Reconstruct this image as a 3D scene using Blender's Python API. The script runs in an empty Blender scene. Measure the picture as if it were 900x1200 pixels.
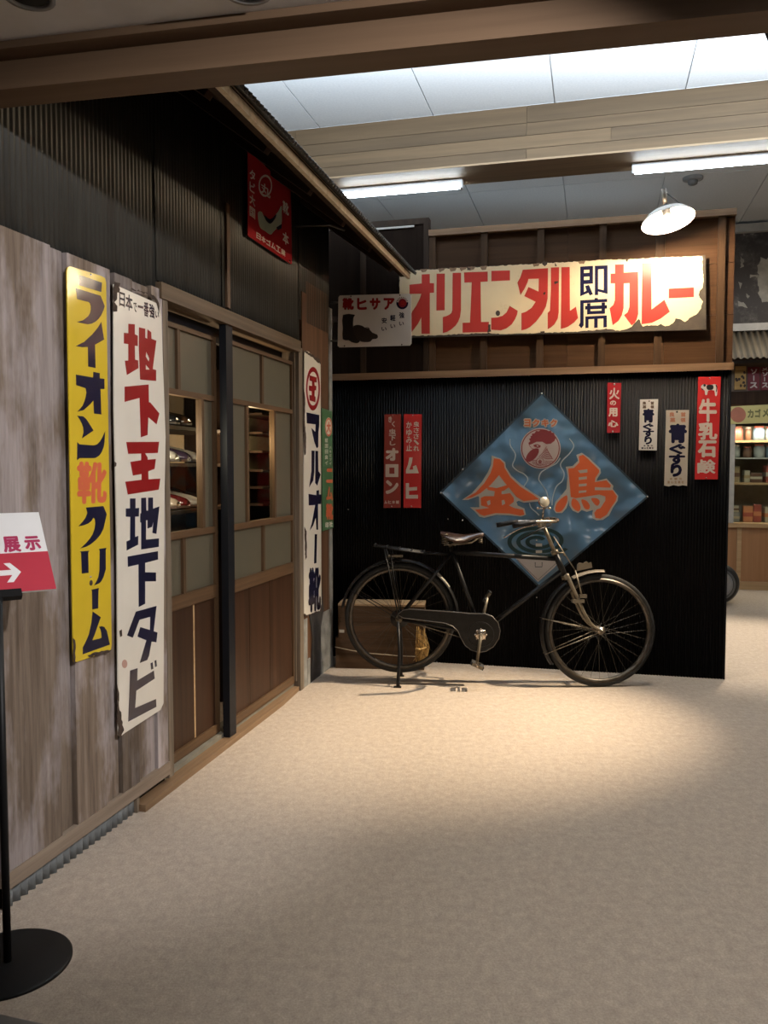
import bpy, bmesh, math, random
from mathutils import Vector, Matrix
random.seed(7)
SC = bpy.context.scene
COL = SC.collection
PI = math.pi

# ------------------------------------------------------------------ camera, world, lights, exposure
F_PX, PITCH, EYE = 970.0, math.radians(3.1), 1.35
cam_data = bpy.data.cameras.new('camera')
cam_data.sensor_fit = 'VERTICAL'
cam_data.sensor_height = 36.0
cam_data.lens = F_PX / 1200 * 36.0
cam_data.clip_start = 0.05
cam_data.clip_end = 60
cam = bpy.data.objects.new('camera', cam_data)
COL.objects.link(cam)
cam.location = (0, 0, EYE)
cam.rotation_euler = (PI / 2 - PITCH, 0, 0)
SC.camera = cam

world = bpy.data.worlds.new('world')
SC.world = world
world.use_nodes = True
world.node_tree.nodes['Background'].inputs[0].default_value = (0.85, 0.9, 1.0, 1)
world.node_tree.nodes['Background'].inputs[1].default_value = 0.008

SC.view_settings.view_transform = 'Standard'
SC.view_settings.look = 'None'
SC.view_settings.gamma = 1
SC.view_settings.use_curve_mapping = False
SC.view_settings.exposure = 0.0
SC.cycles.max_bounces = 8
SC.cycles.diffuse_bounces = 4
SC.cycles.glossy_bounces = 4
SC.cycles.transmission_bounces = 6
SC.cycles.sample_clamp_indirect = 4.0
SC.cycles.caustics_reflective = False
SC.cycles.caustics_refractive = False


def light(name, kind, loc, energy, color, target=None, **kw):
    d = bpy.data.lights.new(name, kind)
    d.energy = energy
    d.color = color
    for k, v in kw.items():
        setattr(d, k, v)
    o = bpy.data.objects.new(name, d)
    COL.objects.link(o)
    o.location = loc
    if target is not None:
        o.rotation_euler = (Vector(target) - Vector(loc)).to_track_quat('-Z', 'Y').to_euler()
    return o


WARM = (1.0, 0.72, 0.42)
WARMISH = (1.0, 0.84, 0.66)
COOL = (0.78, 0.89, 1.0)
NEUT = (1.0, 0.93, 0.86)
# enamel lamp over the back wall (its bulb), placed with the lamp further down
LAMP_GLOW = 1500
# uplight in the ceiling bay behind the front beam (hidden fluorescent trough)
light('bay_uplight', 'AREA', (0.9, 4.75, 3.68), 185, COOL, (0.9, 5.02, 4.0), shape='RECTANGLE', size=5.4, size_y=0.15)
# museum spotlights and area lights, with unseen fills added among them
light('spot_signs', 'SPOT', (1.15, 0.75, 2.462), 345, (1.0, .96, .95), (-1.0, 3.05, 1.22), spot_size=math.radians(56), spot_blend=0.6, shadow_soft_size=0.03)
light('spot_floor', 'SPOT', (3.15, 4.72, 3.75), 1800, (1.0, .80, .56), (0.40, 4.38, 0.0), spot_size=math.radians(35), spot_blend=1.0, shadow_soft_size=0.025)
light('far_shop_light', 'AREA', (4.4, 7.7, 3.3), 22, WARMISH, (4.2, 8.6, 0.6), shape='RECTANGLE', size=1.6, size_y=0.3)
light('back_ceiling_fill', 'AREA', (0.5, 8.2, 3.3), 2.6, (.6, .82, 1.0), (0.5, 8.1, 4.0), shape='RECTANGLE', size=4.4, size_y=0.15)  # added cool fill for the ceiling behind the beam, no fitting there
light('aisle_light', 'SPOT', (3.1, 6.7, 3.9), 900, (1.0, .86, .68), (2.75, 6.2, 0), spot_size=math.radians(44), spot_blend=0.8, shadow_soft_size=0.08)
light('near_floor_fill', 'SPOT', (0.95, 1.35, 2.45), 78, (1.0, .95, .88), (0.75, 2.75, 0), spot_size=math.radians(112), spot_blend=1.0, shadow_soft_size=0.08)  # added wide fill to lift the near floor, not a real spotlight
light('soffit_fill', 'AREA', (0.7, 0.6, 2.45), 3.0, (.95, .97, 1.0), (0.2, 2.4, 0), shape='RECTANGLE', size=1.5, size_y=0.8)  # added soft fill near the camera, no lamp behind it

# ------------------------------------------------------------------ pixel -> place helpers
CP, SP = math.cos(PITCH), math.sin(PITCH)
OEYE = Vector((0, 0, EYE))


def ray(x, y):
    a, b = (x - 450) / F_PX, (600 - y) / F_PX
    return Vector((a, CP + b * SP, -SP + b * CP))


def at_z(x, y, z=0.0):
    r = ray(x, y)
    return OEYE + r * ((z - EYE) / r.z)


class Frame:
    """A vertical plane in the room: u runs along it, v is up, w comes out of it."""
    def __init__(s, o, u):
        s.o = Vector((o[0], o[1], 0))
        s.u = Vector((u[0], u[1], 0)).normalized()
        s.v = Vector((0, 0, 1))
        s.n = s.u.cross(s.v)

    def px(s, x, y, off=0.0):
        r = ray(x, y)
        p0 = s.o + s.n * off
        t = (p0 - OEYE).dot(s.n) / r.dot(s.n)
        p = OEYE + r * t
        return ((p - s.o).dot(s.u), p.z)

    def M(s, a=0, b=0, c=0):
        m = Matrix.Identity(4)
        for i in range(3):
            m[i][0], m[i][1], m[i][2] = s.u[i], s.v[i], s.n[i]
            m[i][3] = s.o[i] + s.u[i] * a + s.v[i] * b + s.n[i] * c
        return m

    def world(s, a, b, c=0):
        return s.o + s.u * a + s.v * b + s.n * c


HD = math.radians(14.3)
uL = (math.sin(HD), math.cos(HD))
uB = (math.cos(HD), -math.sin(HD))
LW = Frame((-.528, 4.929), uL)        # shop front on the left
BW = Frame((2.165, 5.211), uB)        # black corrugated wall at the back
FS = Frame(tuple(at_z(853, 690))[:2], uB)   # shop front far behind on the right

# ------------------------------------------------------------------ materials
MATS = {}


def newmat(name):
    m = bpy.data.materials.new(name)
    m.use_nodes = True
    nt = m.node_tree
    return m, nt, nt.nodes['Principled BSDF']


def ramp(nt, fac, stops):
    r = nt.nodes.new('ShaderNodeValToRGB')
    el = r.color_ramp.elements
    el[0].position, el[0].color = stops[0][0], (*stops[0][1], 1)
    el[1].position, el[1].color = stops[-1][0], (*stops[-1][1], 1)
    for p, c in stops[1:-1]:
        e = el.new(p)
        e.color = (*c, 1)
    nt.links.new(fac, r.inputs['Fac'])
    return r.outputs['Color']


def coords(nt, scale=(1, 1, 1), kind='Object'):
    tc = nt.nodes.new('ShaderNodeTexCoord')
    mp = nt.nodes.new('ShaderNodeMapping')
    mp.inputs['Scale'].default_value = scale
    nt.links.new(tc.outputs[kind], mp.inputs['Vector'])
    return mp.outputs['Vector']


def noise(nt, vec, scale, detail=4, rough=.6):
    n = nt.nodes.new('ShaderNodeTexNoise')
    n.inputs['Scale'].default_value = scale
    n.inputs['Detail'].default_value = detail
    n.inputs['Roughness'].default_value = rough
    nt.links.new(vec, n.inputs['Vector'])
    return n.outputs['Fac']


def mixc(nt, fac, a, b, mode='MIX'):
    m = nt.nodes.new('ShaderNodeMix')
    m.data_type = 'RGBA'
    m.blend_type = mode
    for sock, v in ((m.inputs[0], fac), (m.inputs[6], a), (m.inputs[7], b)):
        if hasattr(v, 'is_linked'):
            nt.links.new(v, sock)
        elif isinstance(v, (int, float)):
            sock.default_value = v
        else:
            sock.default_value = (*v, 1)
    return m.outputs[2]


def bump(nt, bsdf, h, strength, dist=.01):
    b = nt.nodes.new('ShaderNodeBump')
    b.inputs['Strength'].default_value = strength
    b.inputs['Distance'].default_value = dist
    nt.links.new(h, b.inputs['Height'])
    nt.links.new(b.outputs['Normal'], bsdf.inputs['Normal'])


def plain(name, col, rough=.5, metal=0.0, var=.12, scale=14, bumpy=0.0, spec=.5, coat=0.0):
    if name in MATS:
        return MATS[name]
    m, nt, b = newmat(name)
    n = noise(nt, coords(nt), scale)
    lo = tuple(c * (1 - var) for c in col)
    hi = tuple(min(1, c * (1 + var)) for c in col)
    nt.links.new(ramp(nt, n, [(.3, lo), (.7, hi)]), b.inputs['Base Color'])
    b.inputs['Roughness'].default_value = rough
    b.inputs['Metallic'].default_value = metal
    b.inputs['Specular IOR Level'].default_value = spec
    b.inputs['Coat Weight'].default_value = coat
    if bumpy:
        bump(nt, b, n, bumpy)
    MATS[name] = m
    return m


def enamel(name, col, rough=.3, wavy=.25, stain=(.25, .17, .1), amount=.62, deep=.06, spec=.36):
    """old glossy enamel: slightly wavy sheet, faint stains"""
    if name in MATS:
        return MATS[name]
    m, nt, b = newmat(name)
    v = coords(nt)
    n1 = noise(nt, v, 9, 6, .7)
    f = ramp(nt, n1, [(amount, (0, 0, 0)), (amount + .18, (.6, .6, .6))])
    n3 = noise(nt, v, 2.5, 3)
    base = ramp(nt, n3, [(.3, tuple(c * .9 for c in col)), (.7, tuple(min(1, c * 1.05) for c in col))])
    c = mixc(nt, f, base, stain)
    nt.links.new(c, b.inputs['Base Color'])
    b.inputs['Roughness'].default_value = rough
    b.inputs['Specular IOR Level'].default_value = spec
    n2 = noise(nt, v, 3.0, 2, .4)
    bump(nt, b, n2, wavy, deep)
    MATS[name] = m
    return m


def wood(name, stops, axis='v', rough=.6, grain=34, island=.25, bumpy=.25, spec=.3, stretch=.035):
    """axis = direction of the grain in object space (u=x, v=y, w=z)"""
    if name in MATS:
        return MATS[name]
    m, nt, b = newmat(name)
    sc = {'u': (stretch, 1, 1), 'v': (1, stretch, 1), 'w': (1, 1, stretch)}[axis]
    geo = nt.nodes.new('ShaderNodeNewGeometry')
    vec = coords(nt, sc)
    add = nt.nodes.new('ShaderNodeVectorMath')
    add.operation = 'MULTIPLY_ADD'
    comb = nt.nodes.new('ShaderNodeCombineXYZ')
    for i in range(3):
        nt.links.new(geo.outputs['Random Per Island'], comb.inputs[i])
    nt.links.new(comb.outputs[0], add.inputs[0])
    add.inputs[1].default_value = (37, 23, 51)
    nt.links.new(vec, add.inputs[2])
    n = noise(nt, add.outputs[0], grain, 6, .65)
    c = ramp(nt, n, stops)
    r2 = ramp(nt, geo.outputs['Random Per Island'], [(0, (1 - island,) * 3), (1, (1 + island,) * 3)])
    c2 = mixc(nt, 1.0, c, r2, 'MULTIPLY')
    nt.links.new(c2, b.inputs['Base Color'])
    b.inputs['Roughness'].default_value = rough
    b.inputs['Specular IOR Level'].default_value = spec
    bump(nt, b, n, bumpy, .004)
    MATS[name] = m
    return m


def emit(name, col, strength):
    if name in MATS:
        return MATS[name]
    m, nt, b = newmat(name)
    b.inputs['Base Color'].default_value = (*col, 1)
    b.inputs['Emission Color'].default_value = (*col, 1)
    b.inputs['Emission Strength'].default_value = strength
    MATS[name] = m
    return m


def glass(name, col=(.9, .93, .9), rough=.03, alpha=.16):
    if name in MATS:
        return MATS[name]
    m, nt, b = newmat(name)
    tr = nt.nodes.new('ShaderNodeBsdfTransparent')
    tr.inputs[0].default_value = (*col, 1)
    gl = nt.nodes.new('ShaderNodeBsdfGlossy')
    gl.inputs['Roughness'].default_value = rough
    mx = nt.nodes.new('ShaderNodeMixShader')
    fr = nt.nodes.new('ShaderNodeLayerWeight')
    pw_ = nt.nodes.new('ShaderNodeMath')
    pw_.operation = 'POWER'
    pw_.inputs[1].default_value = 5
    nt.links.new(fr.outputs['Facing'], pw_.inputs[0])
    mul = nt.nodes.new('ShaderNodeMath')
    mul.operation = 'MULTIPLY_ADD'
    mul.inputs[1].default_value = .5
    mul.inputs[2].default_value = alpha * .12
    nt.links.new(pw_.outputs[0], mul.inputs[0])
    nt.links.new(mul.outputs[0], mx.inputs[0])
    nt.links.new(tr.outputs[0], mx.inputs[1])
    nt.links.new(gl.outputs[0], mx.inputs[2])
    nt.links.new(mx.outputs[0], nt.nodes['Material Output'].inputs['Surface'])
    MATS[name] = m
    return m


def carpet():
    m, nt, b = newmat('carpet')
    v = coords(nt)
    n1 = noise(nt, v, 26, 5, .7)
    n2 = noise(nt, v, 160, 3, .7)
    n4 = noise(nt, coords(nt, (1, .45, 1)), 60, 4, .7)
    c1 = ramp(nt, n1, [(.3, (.385, .325, .268)), (.7, (.49, .415, .345))])
    c2 = mixc(nt, 1.0, c1, ramp(nt, n2, [(.3, (.82,) * 3), (.7, (1.15,) * 3)]), 'MULTIPLY')
    c3 = mixc(nt, 1.0, c2, ramp(nt, n4, [(.3, (.9,) * 3), (.7, (1.08,) * 3)]), 'MULTIPLY')
    nt.links.new(c3, b.inputs['Base Color'])
    b.inputs['Roughness'].default_value = .95
    b.inputs['Specular IOR Level'].default_value = .1
    bump(nt, b, n2, .35, .004)
    return m


def ceiling_panels():
    m, nt, b = newmat('ceiling_panels')
    n = noise(nt, coords(nt), 60, 3)
    nt.links.new(ramp(nt, n, [(.3, (.70, .72, .73)), (.7, (.78, .8, .81))]), b.inputs['Base Color'])
    b.inputs['Roughness'].default_value = .9
    return m


def rusty_sheet(name, base, rust, amount=.55, rough=.55, metal=.35, spec=.4):
    m, nt, b = newmat(name)
    v = coords(nt, (1, .25, 1))
    n = noise(nt, v, 5, 6, .7)
    n2 = noise(nt, coords(nt, (1, .08, 1)), 16, 4)
    f = ramp(nt, n, [(amount, (0, 0, 0)), (amount + .2, (1, 1, 1))])
    c = mixc(nt, f, ramp(nt, n2, [(.3, tuple(x * .7 for x in base)), (.7, tuple(x * 1.25 for x in base))]), rust)
    nt.links.new(c, b.inputs['Base Color'])
    b.inputs['Roughness'].default_value = rough
    b.inputs['Metallic'].default_value = metal
    b.inputs['Specular IOR Level'].default_value = spec
    return m


def weathered():
    m, nt, b = newmat('weathered_planks')
    geo = nt.nodes.new('ShaderNodeNewGeometry')
    v = coords(nt, (1, .05, 1))
    n = noise(nt, v, 40, 6, .7)
    big = noise(nt, coords(nt, (1, .35, 1)), 5.5, 5, .6)
    grain = ramp(nt, n, [(.28, (.085, .062, .045)), (.5, (.165, .125, .095)), (.75, (.26, .205, .16))])
    pale = ramp(nt, n, [(.28, (.27, .235, .23)), (.7, (.47, .42, .425))])
    f = ramp(nt, big, [(.46, (0, 0, 0)), (.6, (.85, .85, .85))])
    isl = ramp(nt, geo.outputs['Random Per Island'], [(0, (.55,) * 3), (1, (1.0,) * 3)])
    f2 = mixc(nt, 1.0, f, isl, 'MULTIPLY')
    c = mixc(nt, f2, grain, pale)
    r2 = ramp(nt, geo.outputs['Random Per Island'], [(0, (.62,) * 3), (1, (1.15,) * 3)])
    nt.links.new(mixc(nt, 1.0, c, r2, 'MULTIPLY'), b.inputs['Base Color'])
    b.inputs['Roughness'].default_value = .8
    b.inputs['Specular IOR Level'].default_value = .2
    bump(nt, b, n, .5, .006)
    return m


M_carpet = carpet()
M_ceil = ceiling_panels()
M_plank = weathered()
M_grey_sheet = rusty_sheet('grey_corrugated', (.05, .05, .045), (.045, .032, .022), .52, .5)
M_base_sheet = rusty_sheet('galvanised_base', (.26, .29, .31), (.2, .19, .17), .6, .4, .5)
M_black_sheet = rusty_sheet('black_corrugated', (.003, .0031, .0038), (.005, .0045, .004), .6, .45, .0, .14)
M_awn_sheet = rusty_sheet('awning_sheet', (.19, .16, .115), (.13, .095, .06), .55, .6, .1)
M_soffit = plain('grey_soffit', (.62, .62, .63), .9, scale=4)
M_beam = wood('beam_planks', [(.3, (.062, .038, .017)), (.7, (.105, .067, .033))], 'u', .6, 20, .22, .1)
M_beam1 = wood('front_beam', [(.3, (.105, .063, .036)), (.7, (.15, .094, .055))], 'u', .6, 14, .1, .1)
M_board = wood('brown_boards', [(.3, (.031, .0145, .0062)), (.7, (.062, .030, .0135))], 'u', .7, 26, .18, .2, .12)
M_batten = wood('brown_battens', [(.3, (.028, .015, .0075)), (.7, (.056, .031, .016))], 'v', .7, 30, .15, .2, .12)
M_darkwood = wood('dark_brown_wood', [(.3, (.018, .010, .007)), (.7, (.04, .023, .014))], 'v', .7, 26, .2, .2, .1)
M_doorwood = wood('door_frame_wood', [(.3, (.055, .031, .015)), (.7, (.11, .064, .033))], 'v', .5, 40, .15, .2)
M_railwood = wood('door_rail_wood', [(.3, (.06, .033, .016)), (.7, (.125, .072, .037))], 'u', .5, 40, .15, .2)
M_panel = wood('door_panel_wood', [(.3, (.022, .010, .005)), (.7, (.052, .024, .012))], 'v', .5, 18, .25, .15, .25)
M_lintel = wood('lintel_wood', [(.3, (.075, .05, .03)), (.7, (.145, .10, .062))], 'u', .65, 36, .1, .3)
M_postwood = wood('post_wood', [(.3, (.085, .064, .044)), (.7, (.21, .165, .12))], 'v', .7, 40, .1, .4)
M_corner = wood('corner_board', [(.3, (.06, .027, .012)), (.6, (.12, .058, .027)), (.8, (.17, .12, .085))], 'v', .7, 16, .15, .3)
M_fascia = wood('fascia_wood', [(.3, (.38, .30, .21)), (.7, (.6, .49, .36))], 'v', .7, 30, .1, .2, .3, .3)
M_tanwood = wood('tan_wood', [(.3, (.36, .23, .115)), (.7, (.52, .35, .19))], 'u', .5, 30, .1, .15)
M_orangewood = wood('orange_panel_wood', [(.3, (.30, .145, .065)), (.7, (.40, .21, .1))], 'v', .5, 14, .1, .1)
M_crate = wood('crate_wood', [(.3, (.055, .030, .015)), (.7, (.12, .07, .037))], 'u', .7, 26, .25, .3)
M_blackpost = plain('black_steel', (.007, .008, .011), .5, spec=.25)
M_blacksat = plain('black_satin', (.006, .006, .0065), .5, spec=.25)
M_frost = plain('frosted_glass', (.105, .093, .064), .32, var=.08, scale=5, spec=.5)
M_glass = glass('clear_glass')
M_rust = plain('rust', (.045, .027, .018), .85, var=.5, scale=40, bumpy=.5)
M_rustgrey = plain('rusty_back', (.038, .028, .019), .7, .1, var=.3, scale=20, bumpy=.3)
M_bolt = plain('bright_nail_head', (.75, .74, .7), .25, .9)
M_straw = plain('straw', (.55, .36, .13), .8, var=.35, scale=60)
M_white = plain('white_paint', (.42, .40, .36), .6)
E_red = (.26, .012, .013)
E_navy = (.012, .012, .035)
E_cream = (.73, .69, .61)
M_cream = enamel('cream_enamel', E_cream, .28, .25, amount=.68)
M_cream2 = enamel('yellowed_enamel', (.62, .51, .335), .3, .2, (.3, .18, .08), .62)
M_white2 = enamel('white_enamel', (.66, .64, .62), .28, .2, amount=.72)
M_yellow = enamel('yellow_enamel', (.64, .46, .03), .22, .3, (.3, .16, .03), .72)
M_red = enamel('red_enamel', E_red, .34, .25, (.18, .03, .02), .7, .06, .2)
M_redp = enamel('red_plate_enamel', (.38, .022, .028), .22, .35, (.2, .03, .02), .7)
M_brownred = enamel('dull_red_enamel', (.27, .04, .03), .4, .3, (.12, .04, .03), .62)
M_brightred = enamel('bright_red_enamel', (.52, .03, .03), .25, .35, (.3, .03, .03), .75)
M_orred = enamel('orange_red_enamel', (.62, .135, .06), .3, .2, (.3, .12, .08), .68)
M_navy = enamel('navy_enamel', E_navy, .2, .25, (.03, .025, .03), .7)
M_blue = enamel('blue_enamel', (.085, .165, .26), .2, 1.0, (.03, .06, .10), .66, .16, .7)
M_green = enamel('green_enamel', (.07, .16, .075), .35, .2, (.08, .09, .05), .62)
M_outline = enamel('grey_outline_enamel', (.42, .41, .38), .3, .2)
M_smoke = enamel('pale_blue_line_enamel', (.36, .44, .50), .3, .2)
M_coil = enamel('dark_green_coil_enamel', (.018, .045, .05), .3, .2)
M_maroon = enamel('maroon_enamel', (.22, .045, .05), .3, .2)
M_beige = enamel('beige_enamel', (.52, .47, .40), .35, .2, (.2, .14, .1), .66)
M_palepink = enamel('pale_pink_enamel', (.62, .53, .47), .35, .2)


# ------------------------------------------------------------------ mesh building
class MB:
    def __init__(s):
        s.v, s.f, s.mi, s.smooth = [], [], [], []
        s.cur, s.sm = 0, False

    def add(s, vs, fs, smooth=None):
        n = len(s.v)
        s.v += [tuple(p) for p in vs]
        for f in fs:
            s.f.append([i + n for i in f])
            s.mi.append(s.cur)
            s.smooth.append(s.sm if smooth is None else smooth)
        return s

    def box(s, x0, y0, z0, x1, y1, z1):
        vs = [(x0, y0, z0), (x1, y0, z0), (x1, y1, z0), (x0, y1, z0), (x0, y0, z1), (x1, y0, z1), (x1, y1, z1), (x0, y1, z1)]
        return s.add(vs, [(0, 3, 2, 1), (4, 5, 6, 7), (0, 1, 5, 4), (1, 2, 6, 5), (2, 3, 7, 6), (3, 0, 4, 7)], False)

    def hexa(s, p):
        """eight points, bottom ring then top ring"""
        return s.add(p, [(0, 3, 2, 1), (4, 5, 6, 7), (0, 1, 5, 4), (1, 2, 6, 5), (2, 3, 7, 6), (3, 0, 4, 7)], False)

    def prism(s, poly, z0, z1):
        """simple polygon in xy pulled along z (convex or mildly concave)"""
        n = len(poly)
        area = sum(poly[i][0] * poly[(i + 1) % n][1] - poly[(i + 1) % n][0] * poly[i][1] for i in range(n))
        if area < 0:
            poly = poly[::-1]
        vs = [(x, y, z0) for x, y in poly] + [(x, y, z1) for x, y in poly]
        fs = [tuple(range(n - 1, -1, -1)), tuple(range(n, 2 * n))]
        fs += [(i, (i + 1) % n, n + (i + 1) % n, n + i) for i in range(n)]
        return s.add(vs, fs, False)

    def tube(s, pts, r, seg=8, caps=True, flat=None):
        pts = [Vector(p) for p in pts]
        rr = r if isinstance(r, (list, tuple)) else [r] * len(pts)
        rings = []
        prev = None
        for i, p in enumerate(pts):
            if i == 0:
                t = pts[1] - pts[0]
            elif i == len(pts) - 1:
                t = pts[-1] - pts[-2]
            else:
                t = (pts[i + 1] - p).normalized() + (p - pts[i - 1]).normalized()
            t.normalize()
            if prev is None:
                a = Vector((0, 0, 1)) if abs(t.z) < .9 else Vector((1, 0, 0))
                nrm = t.cross(a).normalized()
            else:
                nrm = (prev - t * prev.dot(t)).normalized()
            prev = nrm
            b = t.cross(nrm)
            rings.append([p + (nrm * math.cos(2 * PI * k / seg) + b * math.sin(2 * PI * k / seg) * (flat or 1)) * rr[i] for k in range(seg)])
        vs = [q for ring in rings for q in ring]
        fs = []
        for i in range(len(rings) - 1):
            for k in range(seg):
                fs.append((i * seg + k, i * seg + (k + 1) % seg, (i + 1) * seg + (k + 1) % seg, (i + 1) * seg + k))
        n = len(s.v)
        s.add(vs, fs, True)
        if caps:
            s.add([], [])
            s.f.append([n + k for k in range(seg - 1, -1, -1)]); s.mi.append(s.cur); s.smooth.append(False)
            e = n + (len(rings) - 1) * seg
            s.f.append([e + k for k in range(seg)]); s.mi.append(s.cur); s.smooth.append(False)
        return s

    def lathe(s, prof, seg=24, M=None, closed=False, a0=0, a1=2 * PI):
        """profile (r, h) turned about local z, then moved by M"""
        M = M or Matrix.Identity(4)
        full = abs(a1 - a0 - 2 * PI) < 1e-6
        cols = seg if full else seg + 1
        vs = []
        for k in range(cols):
            a = a0 + (a1 - a0) * k / seg
            for r, h in prof:
                vs.append(M @ Vector((r * math.cos(a), r * math.sin(a), h)))
        m = len(prof)
        fs = []
        for k in range(seg):
            k2 = (k + 1) % cols
            for j in range(m if closed else m - 1):
                j2 = (j + 1) % m
                fs.append((k * m + j, k2 * m + j, k2 * m + j2, k * m + j2))
        return s.add(vs, fs, True)

    def sheet(s, u0, u1, v0, v1, pitch, amp, w=0.0, per=6, top=None, thick=.002):
        """corrugated sheet, ridges running along v"""
        n = max(2, int((u1 - u0) / pitch * per))
        vs, fs = [], []
        for i in range(n + 1):
            u = u0 + (u1 - u0) * i / n
            z = w + amp * math.cos(2 * PI * (u - u0) / pitch)
            vb = v0(u) if callable(v0) else v0
            vt = v1(u) if callable(v1) else v1
            vs += [(u, vb, z), (u, vt, z), (u, vb, z - thick), (u, vt, z - thick)]
        for i in range(n):
            a, b = 4 * i, 4 * i + 4
            fs += [(a, b, b + 1, a + 1), (a + 2, a + 3, b + 3, b + 2), (a, a + 2, b + 2, b), (a + 1, b + 1, b + 3, a + 3)]
        return s.add(vs, fs, True)

    def build(s, name, mats, parent=None, M=None, label=None, bevel=0.0):
        me = bpy.data.meshes.new(name)
        me.from_pydata(s.v, [], s.f)
        mats = mats if isinstance(mats, (list, tuple)) else [mats]
        for m in mats:
            me.materials.append(m)
        me.polygons.foreach_set('material_index', s.mi)
        me.polygons.foreach_set('use_smooth', s.smooth)
        me.update()
        o = bpy.data.objects.new(name, me)
        COL.objects.link(o)
        if parent:
            o.parent = parent
        if M is not None:
            o.matrix_world = M if parent is None else o.matrix_world
            if parent is not None:
                o.matrix_local = M
        if label:
            o['label'] = label
        if bevel:
            b = o.modifiers.new('bevel', 'BEVEL')
            b.width = bevel
            b.segments = 2
            b.limit_method = 'ANGLE'
        return o


def tag(o, label, cat, group=None, kind=None):
    o['label'] = label
    o['category'] = cat
    if group:
        o['group'] = group
    if kind:
        o['kind'] = kind
    return o


def empty(name, M):
    o = bpy.data.objects.new(name, None)
    o.empty_display_size = .1
    COL.objects.link(o)
    o.matrix_world = M
    return o


def thing(name, label, cat, M, group=None):
    return tag(empty(name, M), label, cat, group)


def structure(o):
    o['kind'] = 'structure'
    return o


def copy_tree(o, parent=None):
    c = o.copy()
    COL.objects.link(c)
    c.parent = parent
    for ch in list(o.children):
        copy_tree(ch, c)
    return c


def T(x, y, z):
    return Matrix.Translation((x, y, z))


# ------------------------------------------------------------------ flat lettering (2D filled outlines)
def fill_polys(groups, depth):
    """groups of outlines (first outer, others holes) in plane coordinates -> verts, faces"""
    V, Fc = [], []
    for g in groups:
        cu = bpy.data.curves.new('outline', 'CURVE')
        cu.dimensions = '2D'
        cu.fill_mode = 'BOTH'
        cu.extrude = depth / 2
        for poly in g:
            sp = cu.splines.new('POLY')
            sp.points.add(len(poly) - 1)
            for i, (x, y) in enumerate(poly):
                sp.points[i].co = (x, y, 0, 1)
            sp.use_cyclic_u = True
        ob = bpy.data.objects.new('outline', cu)
        COL.objects.link(ob)
        dg = bpy.context.evaluated_depsgraph_get()
        me = bpy.data.meshes.new_from_object(ob.evaluated_get(dg))
        n = len(V)
        V += [tuple(v.co) for v in me.vertices]
        Fc += [[i + n for i in p.vertices] for p in me.polygons]
        bpy.data.objects.remove(ob)
        bpy.data.curves.remove(cu)
        bpy.data.meshes.remove(me)
    return V, Fc


GLYPH = {}


def glyph(ch):
    if ch in GLYPH:
        return GLYPH[ch]
    cu = bpy.data.curves.new('glyph', 'FONT')
    cu.body = ch
    cu.size = 1
    cu.resolution_u = 3
    ob = bpy.data.objects.new('glyph', cu)
    COL.objects.link(ob)
    dg = bpy.context.evaluated_depsgraph_get()
    me = bpy.data.meshes.new_from_object(ob.evaluated_get(dg))
    v = [(p.co.x, p.co.y) for p in me.vertices]
    f = [list(p.vertices) for p in me.polygons]
    bpy.data.objects.remove(ob)
    bpy.data.curves.remove(cu)
    bpy.data.meshes.remove(me)
    xs = [p[0] for p in v] or [0, 1]
    ys = [p[1] for p in v] or [0, 1]
    w, h = max(max(xs) - min(xs), .12), max(max(ys) - min(ys), .12)
    v = [((x - min(xs)) / w, (y - min(ys)) / h) for x, y in v]
    GLYPH[ch] = (v, f, w, h)
    return GLYPH[ch]


def quad_map(q, s, t):
    """q: BL, BR, TR, TL"""
    bx = [(1 - s) * (1 - t), s * (1 - t), s * t, (1 - s) * t]
    return (sum(bx[i] * q[i][0] for i in range(4)), sum(bx[i] * q[i][1] for i in range(4)))


def text_in(mb, ch, quad, z, bold=.0):
    """one character stretched into a quad (BL, BR, TR, TL) of the sign plane; bold in fractions of the box"""
    v, f, w, h = glyph(ch)
    offs = [(0, 0)]
    if bold:
        offs += [(bold, 0), (-bold, 0), (0, bold), (0, -bold), (bold * .7, bold * .7), (-bold * .7, -bold * .7), (bold * .7, -bold * .7), (-bold * .7, bold * .7)]
    for k, (dx, dy) in enumerate(offs):
        pts = []
        for x, y in v:
            s = bold + x * (1 - 2 * bold) + dx
            t = bold + y * (1 - 2 * bold) + dy
            a, b = quad_map(quad, s, t)
            pts.append((a, b, z + k * 2e-6))
        mb.add(pts, f, False)


def ellipse(cx, cy, rx, ry, n=40, a0=0, a1=2 * PI):
    full = abs(a1 - a0 - 2 * PI) < 1e-6
    m = n if full else n + 1
    return [(cx + rx * math.cos(a0 + (a1 - a0) * i / n), cy + ry * math.sin(a0 + (a1 - a0) * i / n)) for i in range(m)]


def ribbon(pts, w):
    """polyline -> outline of a stroke with width w"""
    L, R = [], []
    for i, p in enumerate(pts):
        a = pts[max(0, i - 1)]
        b = pts[min(len(pts) - 1, i + 1)]
        dx, dy = b[0] - a[0], b[1] - a[1]
        d = math.hypot(dx, dy) or 1
        L.append((p[0] - dy / d * w / 2, p[1] + dx / d * w / 2))
        R.append((p[0] + dy / d * w / 2, p[1] - dx / d * w / 2))
    return L + R[::-1]


def rough(poly, step, amp, rnd):
    out = []
    n = len(poly)
    for i in range(n):
        a, b = poly[i], poly[(i + 1) % n]
        d = math.hypot(b[0] - a[0], b[1] - a[1])
        k = max(1, int(d / step))
        for j in range(k):
            t = j / k
            out.append((a[0] + (b[0] - a[0]) * t + rnd.uniform(-amp, amp), a[1] + (b[1] - a[1]) * t + rnd.uniform(-amp, amp)))
    return out


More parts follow.
